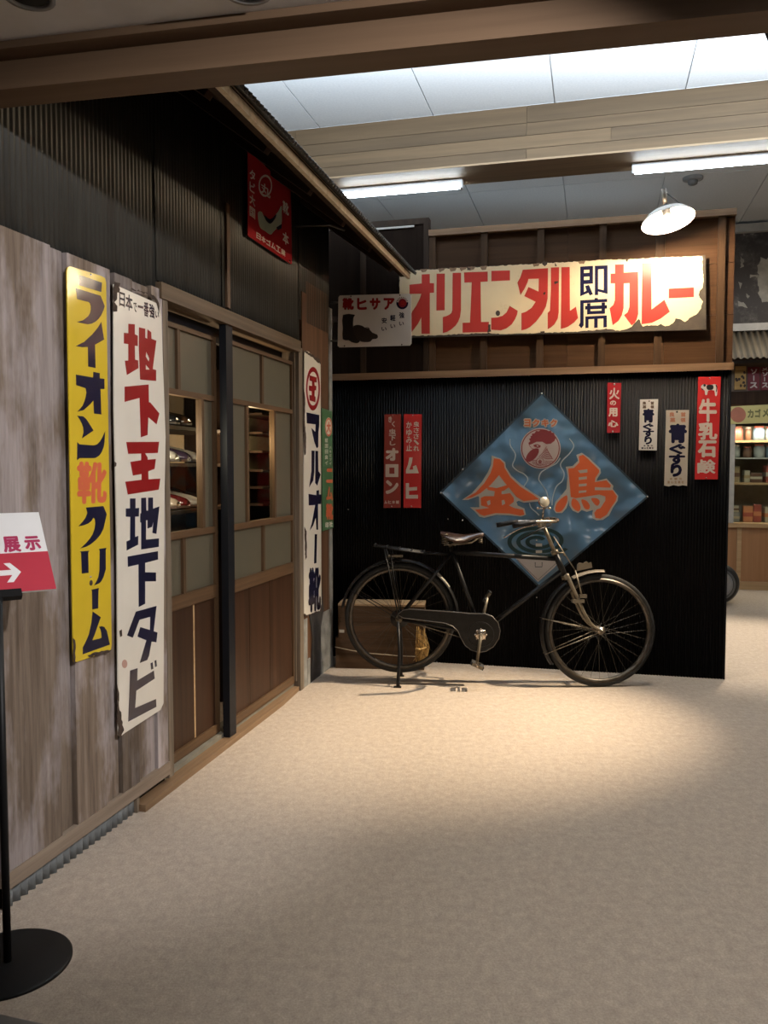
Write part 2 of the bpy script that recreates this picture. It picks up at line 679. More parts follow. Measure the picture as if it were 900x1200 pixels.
def smooth_poly(pts, n=3):
    """closed Catmull-Rom through the points"""
    out = []
    m = len(pts)
    for i in range(m):
        p0, p1, p2, p3 = pts[i - 1], pts[i], pts[(i + 1) % m], pts[(i + 2) % m]
        for j in range(n):
            t = j / n
            q = []
            for k in (0, 1):
                q.append(.5 * (2 * p1[k] + (p2[k] - p0[k]) * t + (2 * p0[k] - 5 * p1[k] + 4 * p2[k] - p3[k]) * t * t + (3 * p1[k] - p0[k] - 3 * p2[k] + p3[k]) * t ** 3))
            out.append(tuple(q))
    return out


def smooth_line(pts, n=5):
    e = [pts[0]] + list(pts) + [pts[-1]]
    out = []
    for i in range(1, len(e) - 2):
        p0, p1, p2, p3 = e[i - 1], e[i], e[i + 1], e[i + 2]
        for j in range(n):
            t = j / n
            out.append(tuple(.5 * (2 * p1[k] + (p2[k] - p0[k]) * t + (2 * p0[k] - 5 * p1[k] + 4 * p2[k] - p3[k]) * t * t + (3 * p1[k] - p0[k] - 3 * p2[k] + p3[k]) * t ** 3) for k in range(len(p1))))
    out.append(tuple(pts[-1]))
    return out


def Z(ox, oy, s, *pts):
    """points read off an enlarged view -> photo pixels"""
    return [(ox + x / s, oy + y / s) for x, y in pts]


class Sign:
    """an enamel sign lying on a frame; everything is laid out in the sign's own plane, in metres"""
    def __init__(s, name, label, cat, fr, outline_px, off, mat, thick=.004, edge=None, group=None, is_px=True, smooth=False):
        s.fr, s.off, s.thick = fr, off, thick
        pts = [fr.px(x, y, off) for x, y in outline_px] if is_px else outline_px
        s.cu = sum(p[0] for p in pts) / len(pts)
        s.cv = min(p[1] for p in pts)
        s.t = thing(name, label, cat, fr.M(s.cu, s.cv, off), group)
        s.outline = [(a - s.cu, b - s.cv) for a, b in pts]
        V, Fc = fill_polys([[s.outline]], thick)
        mb = MB()
        mb.add([(x, y, z + thick / 2) for x, y, z in V], Fc, False)
        mats = [mat]
        s.plate = mb.build('plate', mats, s.t)
        s.k = 0

    def loc(s, x, y):
        a, b = s.fr.px(x, y, s.off)
        return (a - s.cu, b - s.cv)

    def polys(s, name, groups, mat, level=1, px=True, label=None, parent=None):
        gs = [[[s.loc(*p) for p in poly] for poly in g] for g in groups] if px else groups
        V, Fc = fill_polys(gs, .0004)
        z = s.thick + .0006 * level
        mb = MB()
        mb.add([(x, y, q + z) for x, y, q in V], Fc, False)
        return mb.build(name, mat, parent or s.t, None, label)

    def text(s, name, items, mat, level=1, label=None):
        """items: (char, quad_px TL,TR,BR,BL or (x0,y0,x1,y1) , bold)"""
        mb = MB()
        z = s.thick + .0006 * level
        for ch, q, bold in items:
            if len(q) == 4 and not hasattr(q[0], '__len__'):
                x0, y0, x1, y1 = q
                q = [(x0, y0), (x1, y0), (x1, y1), (x0, y1)]
            TL, TR, BR, BL = [s.loc(*p) for p in q]
            text_in(mb, ch, [BL, BR, TR, TL], z, bold)
        return mb.build(name, mat, s.t, None, label)

    def nails(s, pts, r=.004, mat=None, name='nail'):
        for x, y in pts:
            a, b = s.loc(x, y)
            MB().lathe([(0, .003), (r * .7, .0025), (r, .0004), (r, -.0002)], 10, T(a, b, s.thick)).build(name, mat or M_bolt, s.t)

    def rust(s, patches, rnd, mat=None, level=2, amp=.006):
        gs = [[rough([s.loc(*p) for p in poly], .012, amp, rnd)] for poly in patches]
        return s.polys('rust_patch', gs, mat or M_rust, level, px=False)


RND = random.Random(3)

# ================================================================== THE SETTING
ZC, ZB = 4.0, 3.615
floor_mb = MB().box(-4, -1.6, -.08, 9, 12, 0)
fl = structure(floor_mb.build('floor', M_carpet))

# metal strip in the carpet by the camera
p, q = at_z(-10, 1188), at_z(60, 1203)
d = (q - p).normalized()
s_ = Vector((d.y, -d.x, 0))
mb = MB()
a, b = p - d * .6, q + d * .2
mb.hexa([a, b, b + s_ * .03, a + s_ * .03, a + Vector((0, 0, .003)), b + Vector((0, 0, .003)), b + s_ * .03 + Vector((0, 0, .003)), a + s_ * .03 + Vector((0, 0, .003))])
structure(mb.build('trim_1', plain('threshold_metal', (.25, .25, .25), .4, .7)))

# main ceiling above the set, panels aligned with the beams
BMF = Frame((1.242, 6.174), (math.cos(math.radians(14.3)), -math.sin(math.radians(14.3))))
mb = MB()
pw, pd = .9, 1.82
for i in range(-7, 9):
    for j in range(-4, 6):
        u0, w0 = i * pw, -j * pd
        mb.box(u0 + .004, ZC, w0 + .004, u0 + pw - .004, ZC + .03, w0 + pd - .004)
mb.box(-7 * pw, ZC + .02, -5 * pd, 9 * pw, ZC + .06, 5 * pd)
structure(mb.build('ceiling', M_ceil, None, BMF.M()))

# wide beam clad in laminated planks, near face + underside
mb = MB()
hgt = ZC - ZB
bh = [0, .075, .17, .26, hgt]
for k in range(4):
    x = -5.0
    while x < 6:
        ln = RND.choice((1.8, 2.4, 3.0))
        mb.box(x, ZB + bh[k], -.02 + (.002 if k % 2 else 0), min(x + ln, 6) - .002, ZB + bh[k + 1] - .003, 0)
        x += ln
mb.box(-5, ZB + .002, -.38, 6, ZC, -.02)
structure(mb.build('trim_2', M_beam, None, BMF.M()))
structure(MB().box(-5, ZB - .014, -.40, 6, ZB - .0005, .0).build('trim_14', wood('lit_underside_wood', [(.3, (.20, .135, .075)), (.7, (.30, .21, .125))], 'u', .6, 14, .1, .1), None, BMF.M()))  # lighter wood colour paints in the tube light on the underside

# front header beam (two steps) and the grey soffit before it
q0 = at_z(450, 83, 2.38)
HBF = Frame((q0.x, q0.y), (math.cos(math.radians(11.6)), -math.sin(math.radians(11.6))))
mb = MB()
mb.box(-1.22, 2.38, 0, 2.2, 2.66, .105)
structure(mb.build('trim_3', M_beam1, None, HBF.M()))
mb = MB()
mb.box(-1.3, 2.455, .105, 2.2, 2.66, .165)
structure(mb.build('trim_4', M_beam1, None, HBF.M()))
mb = MB().box(-3, 2.475, .165, 4, 2.66, 5)
structure(mb.build('ceiling_front', M_soffit, None, HBF.M()))

# ---------------------------------------------------------------- left shop front
# wall core: boxes around the door opening
S0, S1 = -2.56, .66            # near and far end of the shop wall
DS0, DS1 = -1.545, .02         # door opening
DT = 2.03                      # underside of lintel
wl = structure(empty('wall_left', LW.M()))
mb = MB()
mb.box(S0, 0, -.12, DS0, 3.0, -.02)
mb.box(DS1, 0, -.12, S1, 3.0, -.02)
mb.box(DS0, DT + .06, -.12, DS1, 3.0, -.02)
mb.box(S0 - 3, 0, -.12, S0 - .01, 2.36, -.02)
mb.build('wall_core', M_darkwood, wl)
# corrugated upper sheets
mb = MB()
mb.sheet(S0, -1.58, 2.03, 2.985, .026, .0028, .0)
mb.sheet(-1.60, -.98, 2.105, 2.985, .026, .0028, .004)
mb.sheet(-1.0, .06, 2.105, 2.985, .026, .0028, .008)
mb.sheet(.04, .62, 2.23, 2.985, .026, .0028, .012)
mb.build('corrugated_sheet', M_grey_sheet, wl)
mb = MB()
mb.box(-.965, 2.11, .01, -.93, 2.6, .022)
mb.build('cover_strip', wood('strip_wood', [(.3, (.07, .04, .022)), (.7, (.13, .08, .045))], 'v'), wl)
# weathered planks
mb = MB()
seams = [S0, -2.285, -2.21, -2.03, -1.93, -1.80, -1.665, -1.575]
ws = [.021, .006, .022, .010, .020, .009, .019]
for i in range(7):
    mb.box(seams[i] + (.007 if i in (1, 4) else .003), .115 if i else .118, -.02, seams[i + 1] - (.007 if i in (0, 2, 3, 5) else .003), 2.062 + RND.uniform(-.006, .006), ws[i])
mb.build('weathered_plank', M_plank, wl)
mb = MB().box(S0, .070, -.02, -1.575, .122, .026)
mb.build('bottom_batten', wood('batten_grey', [(.3, (.16, .12, .09)), (.7, (.28, .22, .165))], 'u', .75), wl)
mb = MB().sheet(S0, -1.80, 0.0, .075, .036, .007, .0)
mb.build('base_sheet', M_base_sheet, wl)
mb = MB().box(-1.815, 0, -.02, -1.797, .07, .012)
mb.build('base_stop', M_postwood, wl)
# door jamb posts and corner board
mb = MB().box(-1.575, .05, -.08, -1.535, 2.09, .02)
mb.build('jamb', M_postwood, wl)
mb = MB().box(.012, .0, -.08, .075, 2.06, .022)
mb.box(.0, .06, -.08, .012, 2.06, .0)
mb.build('jamb', M_postwood, wl)
mb = MB()
mb.box(.085, 0, -.02, .16, 2.40, .016)
mb.box(.163, .03, -.02, .60, 2.48, .012)
mb.build('corner_board', M_corner, wl)
mb = MB().box(.60, 0, -.12, .665, 2.40, .018)
mb.build('corner_post', plain('weathered_grey_wood', (.23, .23, .215), .8, var=.4, scale=9, bumpy=.3), wl)
# bicycle shadow painted as a dark patch + grey weathered foot boards near the floor
mb = MB()
mb.box(.078, 0, .0, .15, .42, .0185)
mb.box(.155, 0, .0, .20, .16, .0185)
mb.box(.42, 0, .0, .60, .40, .0165)
mb.build('weathered_foot', plain('weathered_grey_wood', (.23, .23, .215)), wl)
mb = MB()
mb.prism([(.21, 0), (.40, 0), (.41, .3), (.47, .42), (.44, .55), (.33, .62), (.22, .55), (.20, .42), (.25, .28)], .0, .0175)
mb.build('painted_bike_shadow', plain('bike_shadow_paint', (.035, .032, .03), .8, var=.4), wl)
# lintel, sill, black post
MB().box(DS0, 1.96, -.115, DS1, DT, -.085).build('recess_shade', M_blackpost, wl)  # black strip colours in the shade of the recess above the doors
mb = MB().box(-1.60, DT, -.1, .03, DT + .065, .03)
structure(mb.build('trim_5', M_lintel, None, LW.M()))
mb = MB()
mb.prism([(-1.80, -.02), (.02, -.02), (.02, .012), (-.3, .032), (-1.80, .04)], 0, .028)
sill = structure(mb.build('trim_6', wood('sill_wood', [(.3, (.14, .085, .045)), (.7, (.24, .155, .09))], 'u', .6, 30, .1, .15), None, LW.M() @ Matrix(((1, 0, 0, 0), (0, 0, 1, 0), (0, 1, 0, 0), (0, 0, 0, 1)))))
mb = MB().box(-1.80, 0, -.11, .02, .048, -.02)
structure(mb.build('trim_7', plain('sill_track', (.17, .16, .13), .6), None, LW.M()))
mb = MB().box(-.972, .03, -.02, -.90, DT, .016)
structure(mb.build('trim_8', M_blackpost, None, LW.M()))


def door(name, u0, u1, w, rows, panel_seams, clear):
    """sliding door: stiles, rails, mullions, frosted panes, board panel"""
    d = structure(empty(name, LW.M(u0, .05, w)))
    W = u1 - u0
    V = lambda z: z - .05
    th = .03
    mb = MB()
    mb.box(0, 0, -th, .028, V(1.972), 0)
    mb.box(W - .028, 0, -th, W, V(1.972), 0)
    mb.build('stile', M_doorwood, d)
    mb = MB()
    for z0, z1 in ((.05, .095), (.722, .785), (1.035, 1.066), (1.665, 1.69), (1.952, 1.972)):
        mb.box(.028, V(z0), -th, W - .028, V(z1), .002)
    mb.build('rail', M_railwood, d)
    mb = MB()
    for u, z0, z1 in rows:
        mb.box(u - u0 - .012, V(z0), -th, u - u0 + .012, V(z1), 0)
    mb.build('mullion', M_doorwood, d)
    xs1 = [.028, rows[0][0] - u0, W - .028]
    for z0, z1 in ((1.69, 1.955), (.785, 1.035)):
        for i in range(2):
            MB().box(xs1[i], V(z0), -th * .6, xs1[i + 1], V(z1), -th * .45).build('frosted_pane', M_frost, d)
    c0, c1 = clear
    for a, b in ((.028, c0 - u0), (c1 - u0, W - .028)):
        if b - a > .04:
            MB().box(a, V(1.066), -th * .6, b, V(1.665), -th * .45).build('frosted_pane', M_frost, d)
    MB().box(c0 - u0, V(1.066), -th * .6, c1 - u0, V(1.665), -th * .5).build('clear_pane', M_glass, d, None, 'clear glass pane')
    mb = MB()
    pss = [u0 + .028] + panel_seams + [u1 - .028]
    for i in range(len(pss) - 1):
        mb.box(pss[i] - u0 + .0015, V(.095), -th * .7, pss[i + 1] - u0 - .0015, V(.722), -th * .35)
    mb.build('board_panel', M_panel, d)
    return d


D1 = lambda x: LW.px(x, 600, -.05)[0]
door('door_1', -1.56, -.955, -.045, [(D1(211), 1.69, 1.955), (D1(214.5), .785, 1.035), (D1(238), 1.066, 1.665)], [D1(226.5)], (-1.53, D1(237)))
mbs = MB().box(D1(226.5) - .006, .096, -.061, D1(226.5) + .006, .72, -.0535)
bpy.data.objects['door_1']
x = mbs.build('seam_light_strip', M_tanwood, bpy.data.objects['door_1'], T(1.56, -.05, .045))
door('door_2', -.90, .012, -.012, [(-.455, 1.69, 1.955), (-.455, .785, 1.035), (-.66, 1.066, 1.665), (-.285, 1.066, 1.665)], [-.64, -.36], (-.648, -.297))

# shop interior behind the doors
mb = MB()
mb.box(-2.4, 0, -1.62, .66, 2.4, -1.58)
mb.box(-2.44, 0, -1.62, -2.4, 2.4, -.12)
mb.box(.62, 0, -1.62, .66, 2.4, -.12)
mb.box(-2.44, 2.4, -1.62, .66, 2.44, -.12)
structure(mb.build('wall_inside', plain('shop_interior', (.16, .12, .08), .8), None, LW.M()))
light('rack_fill', 'POINT', LW.world(-1.36, 1.47, -.11), 8, WARMISH, shadow_soft_size=.05)  # added light behind the glass to show the shoes, no bulb seen
light('right_pane_fill', 'POINT', LW.world(-.36, 1.5, -.16), 9, WARM, shadow_soft_size=.05)  # unseen light added to brighten the pale panel behind the right pane

# eave roof
EW, EZ, RZ = .50, 2.63, 3.0
es0, es1 = -2.22, .82
roof = thing('eave_roof', 'dark corrugated lean-to roof with pale edge board over the old shop front', 'roof', LW.M(0, EZ, 0))
ang = math.atan2(RZ - EZ, EW)
# roof-plane coords: x=s, y up the slope, z normal ; placed with M
cs, sn = math.cos(ang), math.sin(ang)
RM = Matrix(((1, 0, 0, 0), (0, sn, cs, 0), (0, -cs, sn, EW), (0, 0, 0, 1)))
mb = MB().sheet(es0, es1, -.045, .75, .034, .009, .038)
mb.build('corrugated_roofing', M_darkwood if False else rusty_sheet('roof_sheet', (.05, .05, .048), (.05, .035, .025), .5, .6), roof, RM)
mb = MB()
x = es0
while x < es1 - .01:
    mb.box(x, -.01, .0, min(x + .24, es1) - .004, .66, .018)
    x += .24
mb.build('roof_boards', M_darkwood, roof, RM)
mb = MB()
for k in range(6):
    x = -2.0 + k * .52
    mb.box(x, .05, -.06, x + .045, .64, .0)
    mb.build('rafter', M_darkwood, roof, RM)
    mb = MB()
mb = MB().box(es0, -.028, EW - .004, es1, .018, EW + .016)
mb.build('edge_board', M_fascia, roof)
mb = MB().box(es0, -.01, EW - .05, es1, .02, EW - .02)
mb.build('purlin', M_darkwood, roof)
mb = MB().tube([(-.03, .12, .02), (.0, .12, .22), (.28, .08, EW - .06)], .007, 6)
mb.build('strut', plain('grey_iron', (.1, .1, .1), .5, .6), roof)
mb = MB()
for u_, v_, r_ in ((.30, .10, .16), (.60, .03, .12)):
    mb.lathe([(0, .02), (r_ * .6, .018), (r_ * .9, .0), (r_, -.02)], 14, RM @ T(u_, .12 + v_, .05))
mb.build('bent_edge', M_blackpost, roof)

# ---------------------------------------------------------------- back wall
BL, BR_ = -2.9, 0.0
wb = structure(empty('wall_back', BW.M()))
mb = MB().box(BL, 0, -.12, BR_, 1.965, -.012)
mb.box(BL, 1.965, -.12, BR_ + .012, 2.93, -.03)
mb.build('wall_core', M_board, wb)
mb = MB().sheet(BL, BR_, 0, 1.965, .0185, .005, .0, 6)
mb.build('black_corrugated_sheet', M_black_sheet, wb)
mb = MB().box(BR_ - .004, 0, -.12, BR_ + .006, 1.965, .008)
mb.build('black_end_strip', M_blackpost, wb)
mb = MB()
for z0, z1 in ((1.985, 2.30), (2.303, 2.62), (2.623, 2.90)):
    x = BL
    for x2 in (-1.93, -1.0, -.40, .012):
        mb.box(x, z0, -.03, x2 - .002, z1, -.012)
        x = x2
mb.build('board_panel', M_board, wb)
for x in (-1.895, -1.545, -1.175, -.782, -.437, -.068):
    MB().box(x - .022, 1.985, -.012, x + .022, 2.915, .012).build('batten', M_batten, wb)
MB().box(BL, 1.955, -.05, BR_ + .014, 2.0, .024).build('bottom_rail', wood('rail_wood', [(.3, (.13, .075, .04)), (.7, (.23, .14, .078))], 'u'), wb)
MB().box(-1.92, 2.905, -.13, BR_ + .014, 2.945, .02).build('top_cap', wood('rail_wood', []), wb)
# darker framed bay at the left, standing a little proud
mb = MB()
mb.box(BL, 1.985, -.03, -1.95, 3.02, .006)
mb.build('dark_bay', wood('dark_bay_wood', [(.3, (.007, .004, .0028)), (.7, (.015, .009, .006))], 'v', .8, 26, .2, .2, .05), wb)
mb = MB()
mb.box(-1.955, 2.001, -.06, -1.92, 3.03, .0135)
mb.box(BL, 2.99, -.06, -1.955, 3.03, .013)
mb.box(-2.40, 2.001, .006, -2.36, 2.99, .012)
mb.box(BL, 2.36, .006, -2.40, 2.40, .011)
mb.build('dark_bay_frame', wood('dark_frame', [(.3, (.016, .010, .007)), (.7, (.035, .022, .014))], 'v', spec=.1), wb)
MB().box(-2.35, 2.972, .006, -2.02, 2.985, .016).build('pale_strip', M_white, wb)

# far right: a second wall plane behind everything so the aisle closes
mb = MB()
mb.box(-3.5, 0, -1.3, 3.0, 4.05, -1.2)
structure(mb.build('wall_far', plain('far_wall', (.10, .09, .08), .9), None, FS.M()))
structure(MB().box(5.6, -1.6, 0, 5.7, 9.0, 4.05).build('wall_right', plain('side_wall', (.16, .15, .14), .9)))
structure(MB().box(-4, -1.7, 0, 9, -1.6, 4.05).build('wall_front', plain('side_wall', (.16, .15, .14))))
structure(MB().box(-4.1, -1.6, 0, -4, 12, 4.05).build('wall_side', plain('side_wall', (.16, .15, .14))))

# ================================================================== SIGNS ON THE SHOP FRONT
def rq(x0, y0, x1, y1, sl=0.0, sr=0.0):
    return [(x0, y0), (x1, y0 + sl), (x1, y1 + sr), (x0, y1)]


# --- tall yellow sign
LP = .024
yel = Sign('enamel_sign', 'tall narrow yellow enamel sign with black and red lettering on weathered planks', 'sign', LW,
           [(77, 318), (78, 313.5), (81, 312), (118, 323.5), (122, 326), (123.2, 331), (129.8, 755), (129, 761), (126, 763), (88, 776), (85.5, 775.5), (84.8, 771)], LP, M_yellow)
A = lambda *p: Z(60, 300, 7.5, *p)
Bz = lambda *p: Z(60, 450, 7.06, *p)
C = lambda *p: Z(60, 610, 6.667, *p)
yel.polys('lettering', [
    [A((235, 165), (435, 235), (430, 318), (238, 258))],
    [smooth_poly(A((205, 283)), 1) + A((425, 350), (460, 440), (450, 475), (430, 520), (405, 555), (375, 580), (345, 595), (310, 600), (265, 592), (215, 580), (245, 573), (270, 565), (315, 530), (332, 500), (338, 470), (337, 440), (330, 415), (318, 405), (218, 380))],
    [A((430, 580), (455, 735), (375, 780), (380, 985), (315, 972), (312, 800), (260, 802), (205, 792), (280, 755), (350, 690), (400, 630))],
    [A((207, 1042), (358, 1068), (360, 1018), (417, 1030), (417, 1075), (458, 1080), (458, 1170)) + Bz((430, 42), (398, 42), (405, 252), (345, 245), (340, 135), (320, 160), (300, 180), (260, 215), (205, 230), (230, 205), (250, 180), (265, 145), (275, 110), (282, 70), (275, 35), (198, 10))],
    [Bz((205, 262), (255, 268), (280, 290), (300, 320), (340, 385), (245, 450), (258, 400), (255, 360), (245, 330), (228, 295))],
    [Bz((205, 480), (225, 500), (340, 508), (370, 500), (395, 475), (415, 440), (437, 390), (432, 480), (425, 520), (410, 560), (390, 590), (360, 610), (345, 613), (225, 613), (205, 630))],
    [Bz((278, 1022), (422, 1010), (450, 1078)) + C((400, 62), (375, 112), (340, 152), (300, 185), (265, 204), (218, 218), (260, 180), (290, 145), (315, 108), (330, 65), (335, 20)) + Bz((352, 1120), (340, 1105), (325, 1130), (300, 1152), (260, 1168), (215, 1178), (250, 1140), (275, 1105), (290, 1065))],
    [C((215, 242), (288, 235), (280, 250), (283, 408), (230, 414), (225, 250))],
    [C((363, 222), (423, 213), (417, 230), (418, 380), (400, 440), (385, 470), (370, 488), (325, 508), (345, 475), (360, 440), (368, 390), (370, 235))],
    [C((303, 540), (365, 527), (360, 545), (358, 685), (312, 695), (310, 550))],
    [C((315, 710), (378, 755), (355, 820), (330, 890), (312, 935), (368, 922), (385, 915), (383, 880), (376, 850), (365, 830), (385, 826), (405, 830), (425, 860), (435, 900), (450, 968), (237, 1045), (238, 990), (262, 945), (285, 890), (305, 800))],
], M_navy)
q1 = Bz((203, 640), (455, 645), (448, 985), (207, 995))
yel.text('red_lettering', [('靴', q1, .035)], M_orred, label='orange red character')
yel.nails([(105, 322), (105, 676)], .004)
yel.nails([(105.5, 683)], .010, M_rust, 'rust_spot')
yel.rust([C((160, 910), (175, 930), (180, 1000), (175, 1100), (195, 1108), (170, 1112), (160, 1050)), C((275, 1050), (330, 1030), (430, 1010), (460, 1005), (440, 1030), (340, 1055), (290, 1068))], RND, amp=.003)

# --- tall white sign with red and black characters
wh = Sign('enamel_sign', 'tall white enamel sign with red and navy characters beside the sliding door', 'sign', LW,
          [(132, 333), (186, 357), (188, 372), (191.5, 470), (193, 512), (191.5, 600), (190.6, 824), (187, 832), (145, 859), (140, 863), (137.6, 861), (136, 640), (132.5, 480)], LP + .004, M_cream)
a = lambda *p: Z(120, 320, 8.575, *p)
b = lambda *p: Z(120, 440, 6.667, *p)
c = lambda *p: Z(120, 570, 7.06, *p)
d_ = lambda *p: Z(120, 700, 7.06, *p)
wh.polys('red_lettering', [
    [a((250, 510), (315, 515), (315, 615), (345, 630), (345, 735), (315, 730), (318, 870), (348, 878), (352, 955), (235, 1025), (215, 880), (250, 880), (250, 715), (205, 708), (205, 600), (250, 605))],
    [a((357, 545), (420, 560), (420, 650), (440, 660), (442, 565), (480, 595), (482, 660), (532, 680), (495, 965), (530, 975), (530, 1085), (368, 1070), (355, 740)), a((430, 790), (462, 860), (455, 890), (425, 840)), a((425, 920), (465, 970), (425, 970))],
    [b((165, 88), (353, 70), (355, 210), (365, 210), (437, 297), (415, 382), (350, 325), (345, 465), (292, 483), (282, 175), (165, 207))],
    [b((178, 520), (435, 518), (425, 605), (325, 608), (345, 640), (345, 658), (410, 652), (400, 730), (350, 748), (352, 812), (445, 805), (432, 892), (190, 930), (170, 830), (298, 815), (298, 770), (230, 782), (210, 675), (295, 662), (295, 610), (193, 612))],
], M_red, label='red characters')
wh.polys('navy_lettering', [
    [c((220, 100), (265, 100), (265, 180), (295, 178), (293, 248), (262, 250), (262, 418), (288, 408), (287, 482), (192, 530), (190, 455), (220, 442), (222, 252), (185, 250), (185, 183), (220, 182))],
    [c((312, 95), (353, 93), (355, 200), (370, 200), (370, 93), (410, 92), (410, 185), (463, 165), (438, 393), (405, 385), (413, 290), (402, 335), (365, 348), (365, 280), (352, 280), (352, 440), (460, 430), (458, 500), (312, 522), (312, 300), (303, 295), (305, 225), (312, 220))],
    [c((200, 580), (452, 535), (452, 605), (345, 632), (345, 710), (435, 712), (435, 785), (345, 785), (345, 970), (292, 998), (290, 645), (202, 665))],
    [d_((268, 118), (440, 70), (415, 280), (447, 290), (438, 372), (398, 365), (378, 480), (362, 518), (300, 543), (355, 355), (282, 325), (305, 245), (385, 270), (388, 160), (298, 185), (243, 333), (195, 315))],
    [d_((390, 545), (408, 535), (413, 590), (395, 598))], [d_((422, 525), (438, 517), (442, 568), (427, 578))],
    [d_((220, 605), (283, 585), (280, 688), (418, 605), (424, 672), (272, 772), (262, 915), (435, 840), (438, 905), (205, 1028))],
], M_navy, label='navy characters')
items = []
for i, (ch, x0, x1, y0, y1, dy) in enumerate([('日', 158, 215, 185, 330, 20), ('本', 222, 292, 205, 365, 25), ('で', 300, 335, 290, 385, 12), ('一', 345, 400, 310, 345, 15), ('番', 405, 455, 280, 430, 22), ('強', 460, 515, 300, 440, 25), ('い', 520, 558, 380, 445, 12)]):
    p = a((x0, y0), (x1, y0 + dy), (x1, y1 + dy), (x0, y1))
    items.append((ch, p, .03))
wh.text('small_lettering', items, M_navy)
wh.rust([a((105, 80), (165, 100), (150, 140), (170, 180), (135, 200), (130, 260), (110, 290), (140, 340), (130, 380), (100, 390), (95, 240)),
         a((270, 150), (330, 170), (500, 215), (540, 260), (560, 330), (555, 400), (540, 330), (510, 260), (420, 205), (330, 185)),
         d_((110, 720), (128, 780), (130, 900), (150, 1000), (165, 1100), (140, 1150), (122, 1150), (118, 1000)),
         d_((130, 280), (155, 270), (158, 320), (135, 325)), b((80, 670), (105, 680), (100, 710), (82, 710))], RND, amp=.004)
wh.polys('pale_red_stain', [[ellipse(*d_((175, 550))[0], 3.2, 5, 16)]], plain('pale_red_stain', (.45, .27, .22), .5), 1)

# --- white sign with a ringed character on the corner board
mr = Sign('enamel_sign', 'narrow white enamel sign with red ringed character on the corner board right of the doors', 'sign', LW,
          [(356, 411), (361, 412), (366, 417), (372, 421), (375, 425), (375.6, 600), (376, 708), (374, 716), (358, 721), (355.8, 719), (355.4, 560)], .022, M_cream)
e = lambda *p: Z(340, 400, 7.5, *p)
f = lambda *p: Z(340, 560, 6.667, *p)
mr.polys('ring', [[ellipse(366, 455.5, 8.2, 25.5, 40), ellipse(366, 455.5, 6.5, 19.8, 40)]], M_red, label='red ring with a character inside')
mr.polys('ringed_character', [[e((165, 298), (228, 318), (226, 362), (208, 358), (208, 388), (224, 394), (222, 432), (209, 430), (208, 482), (217, 488), (215, 535), (165, 520), (163, 470), (185, 476), (185, 440), (160, 432), (160, 388), (187, 393), (187, 352), (165, 345))]], M_red)
mr.polys('lettering', [
    [e((138, 625), (250, 648), (250, 735), (243, 800), (241, 925), (234, 938), (225, 935), (205, 880), (180, 760), (215, 795), (218, 730), (140, 720))],
    [[(364.3, 528), (367.9, 528.2), (367.6, 552), (366.3, 563), (361.5, 571), (364.2, 552)]],
    [[(368.7, 528.2), (372, 528.6), (372.3, 552), (375, 556), (371, 569), (368.6, 566)]],
    [f((138, 125), (200, 135), (200, 100), (220, 95), (220, 130), (237, 130), (235, 205), (213, 205), (213, 405), (200, 405), (195, 310), (175, 370), (148, 412), (165, 350), (190, 212), (140, 215))],
    [f((187, 440), (205, 440), (200, 665), (182, 670))],
], M_navy)
mr.text('lower_character', [('靴', f((140, 705), (236, 690), (236, 1030), (136, 1060)), .05)], M_navy)
mr.rust([e((118, 85), (150, 95), (200, 125), (215, 140), (250, 155), (262, 200), (235, 190), (200, 150), (150, 120)),
         e((108, 400), (122, 470), (125, 560), (122, 700), (135, 850), (130, 1000), (118, 1000), (108, 700)),
         f((105, 380), (122, 420), (125, 620), (112, 640)), f((105, 1060), (125, 1075), (230, 1035), (236, 990), (242, 1040), (110, 1085))], RND, amp=.004)

# --- green sign at the corner
gs = Sign('enamel_sign', 'narrow green enamel sign with orange characters at the far corner of the shop front', 'sign', LW,
          [(376.3, 478), (388.6, 482), (390, 618.5), (377.3, 622.5)], .019, M_green)
gs.polys('disc', [[ellipse(384.3, 500.5, 4.2, 11.3, 28)]], M_cream, 1, label='cream disc')
gs.polys('disc_ring', [[ellipse(384.3, 500.5, 4.0, 10.8, 28), ellipse(384.3, 500.5, 3.4, 8.8, 28)]], M_orred, 2)
gs.text('disc_character', [('大', (381.8, 494, 386.8, 507), .05)], M_orred, 2)
it = []
for i, ch in enumerate('証固目良イ'):
    it.append((ch, (380.0, 513.5 + i * 6.6, 383.6, 518.5 + i * 6.6), .03))
for i, ch in enumerate('ハキミツイ'):
    it.append((ch, (385.2, 523 + i * 4.6, 387.6, 526.4 + i * 4.6), .03))
gs.text('small_lettering', it, M_cream)
gs.text('orange_lettering', [('二', (381.5, 549, 389.3, 566), .07), ('ム', (381.5, 570, 389.4, 587), .06), ('靴', (381.3, 590, 389.6, 609), .05)], M_orred)
gs.text('maker_mark', [('印', (380.5, 612, 384.4, 618.5), .05), ('社', (385.3, 611, 389, 617.5), .05)], M_cream)

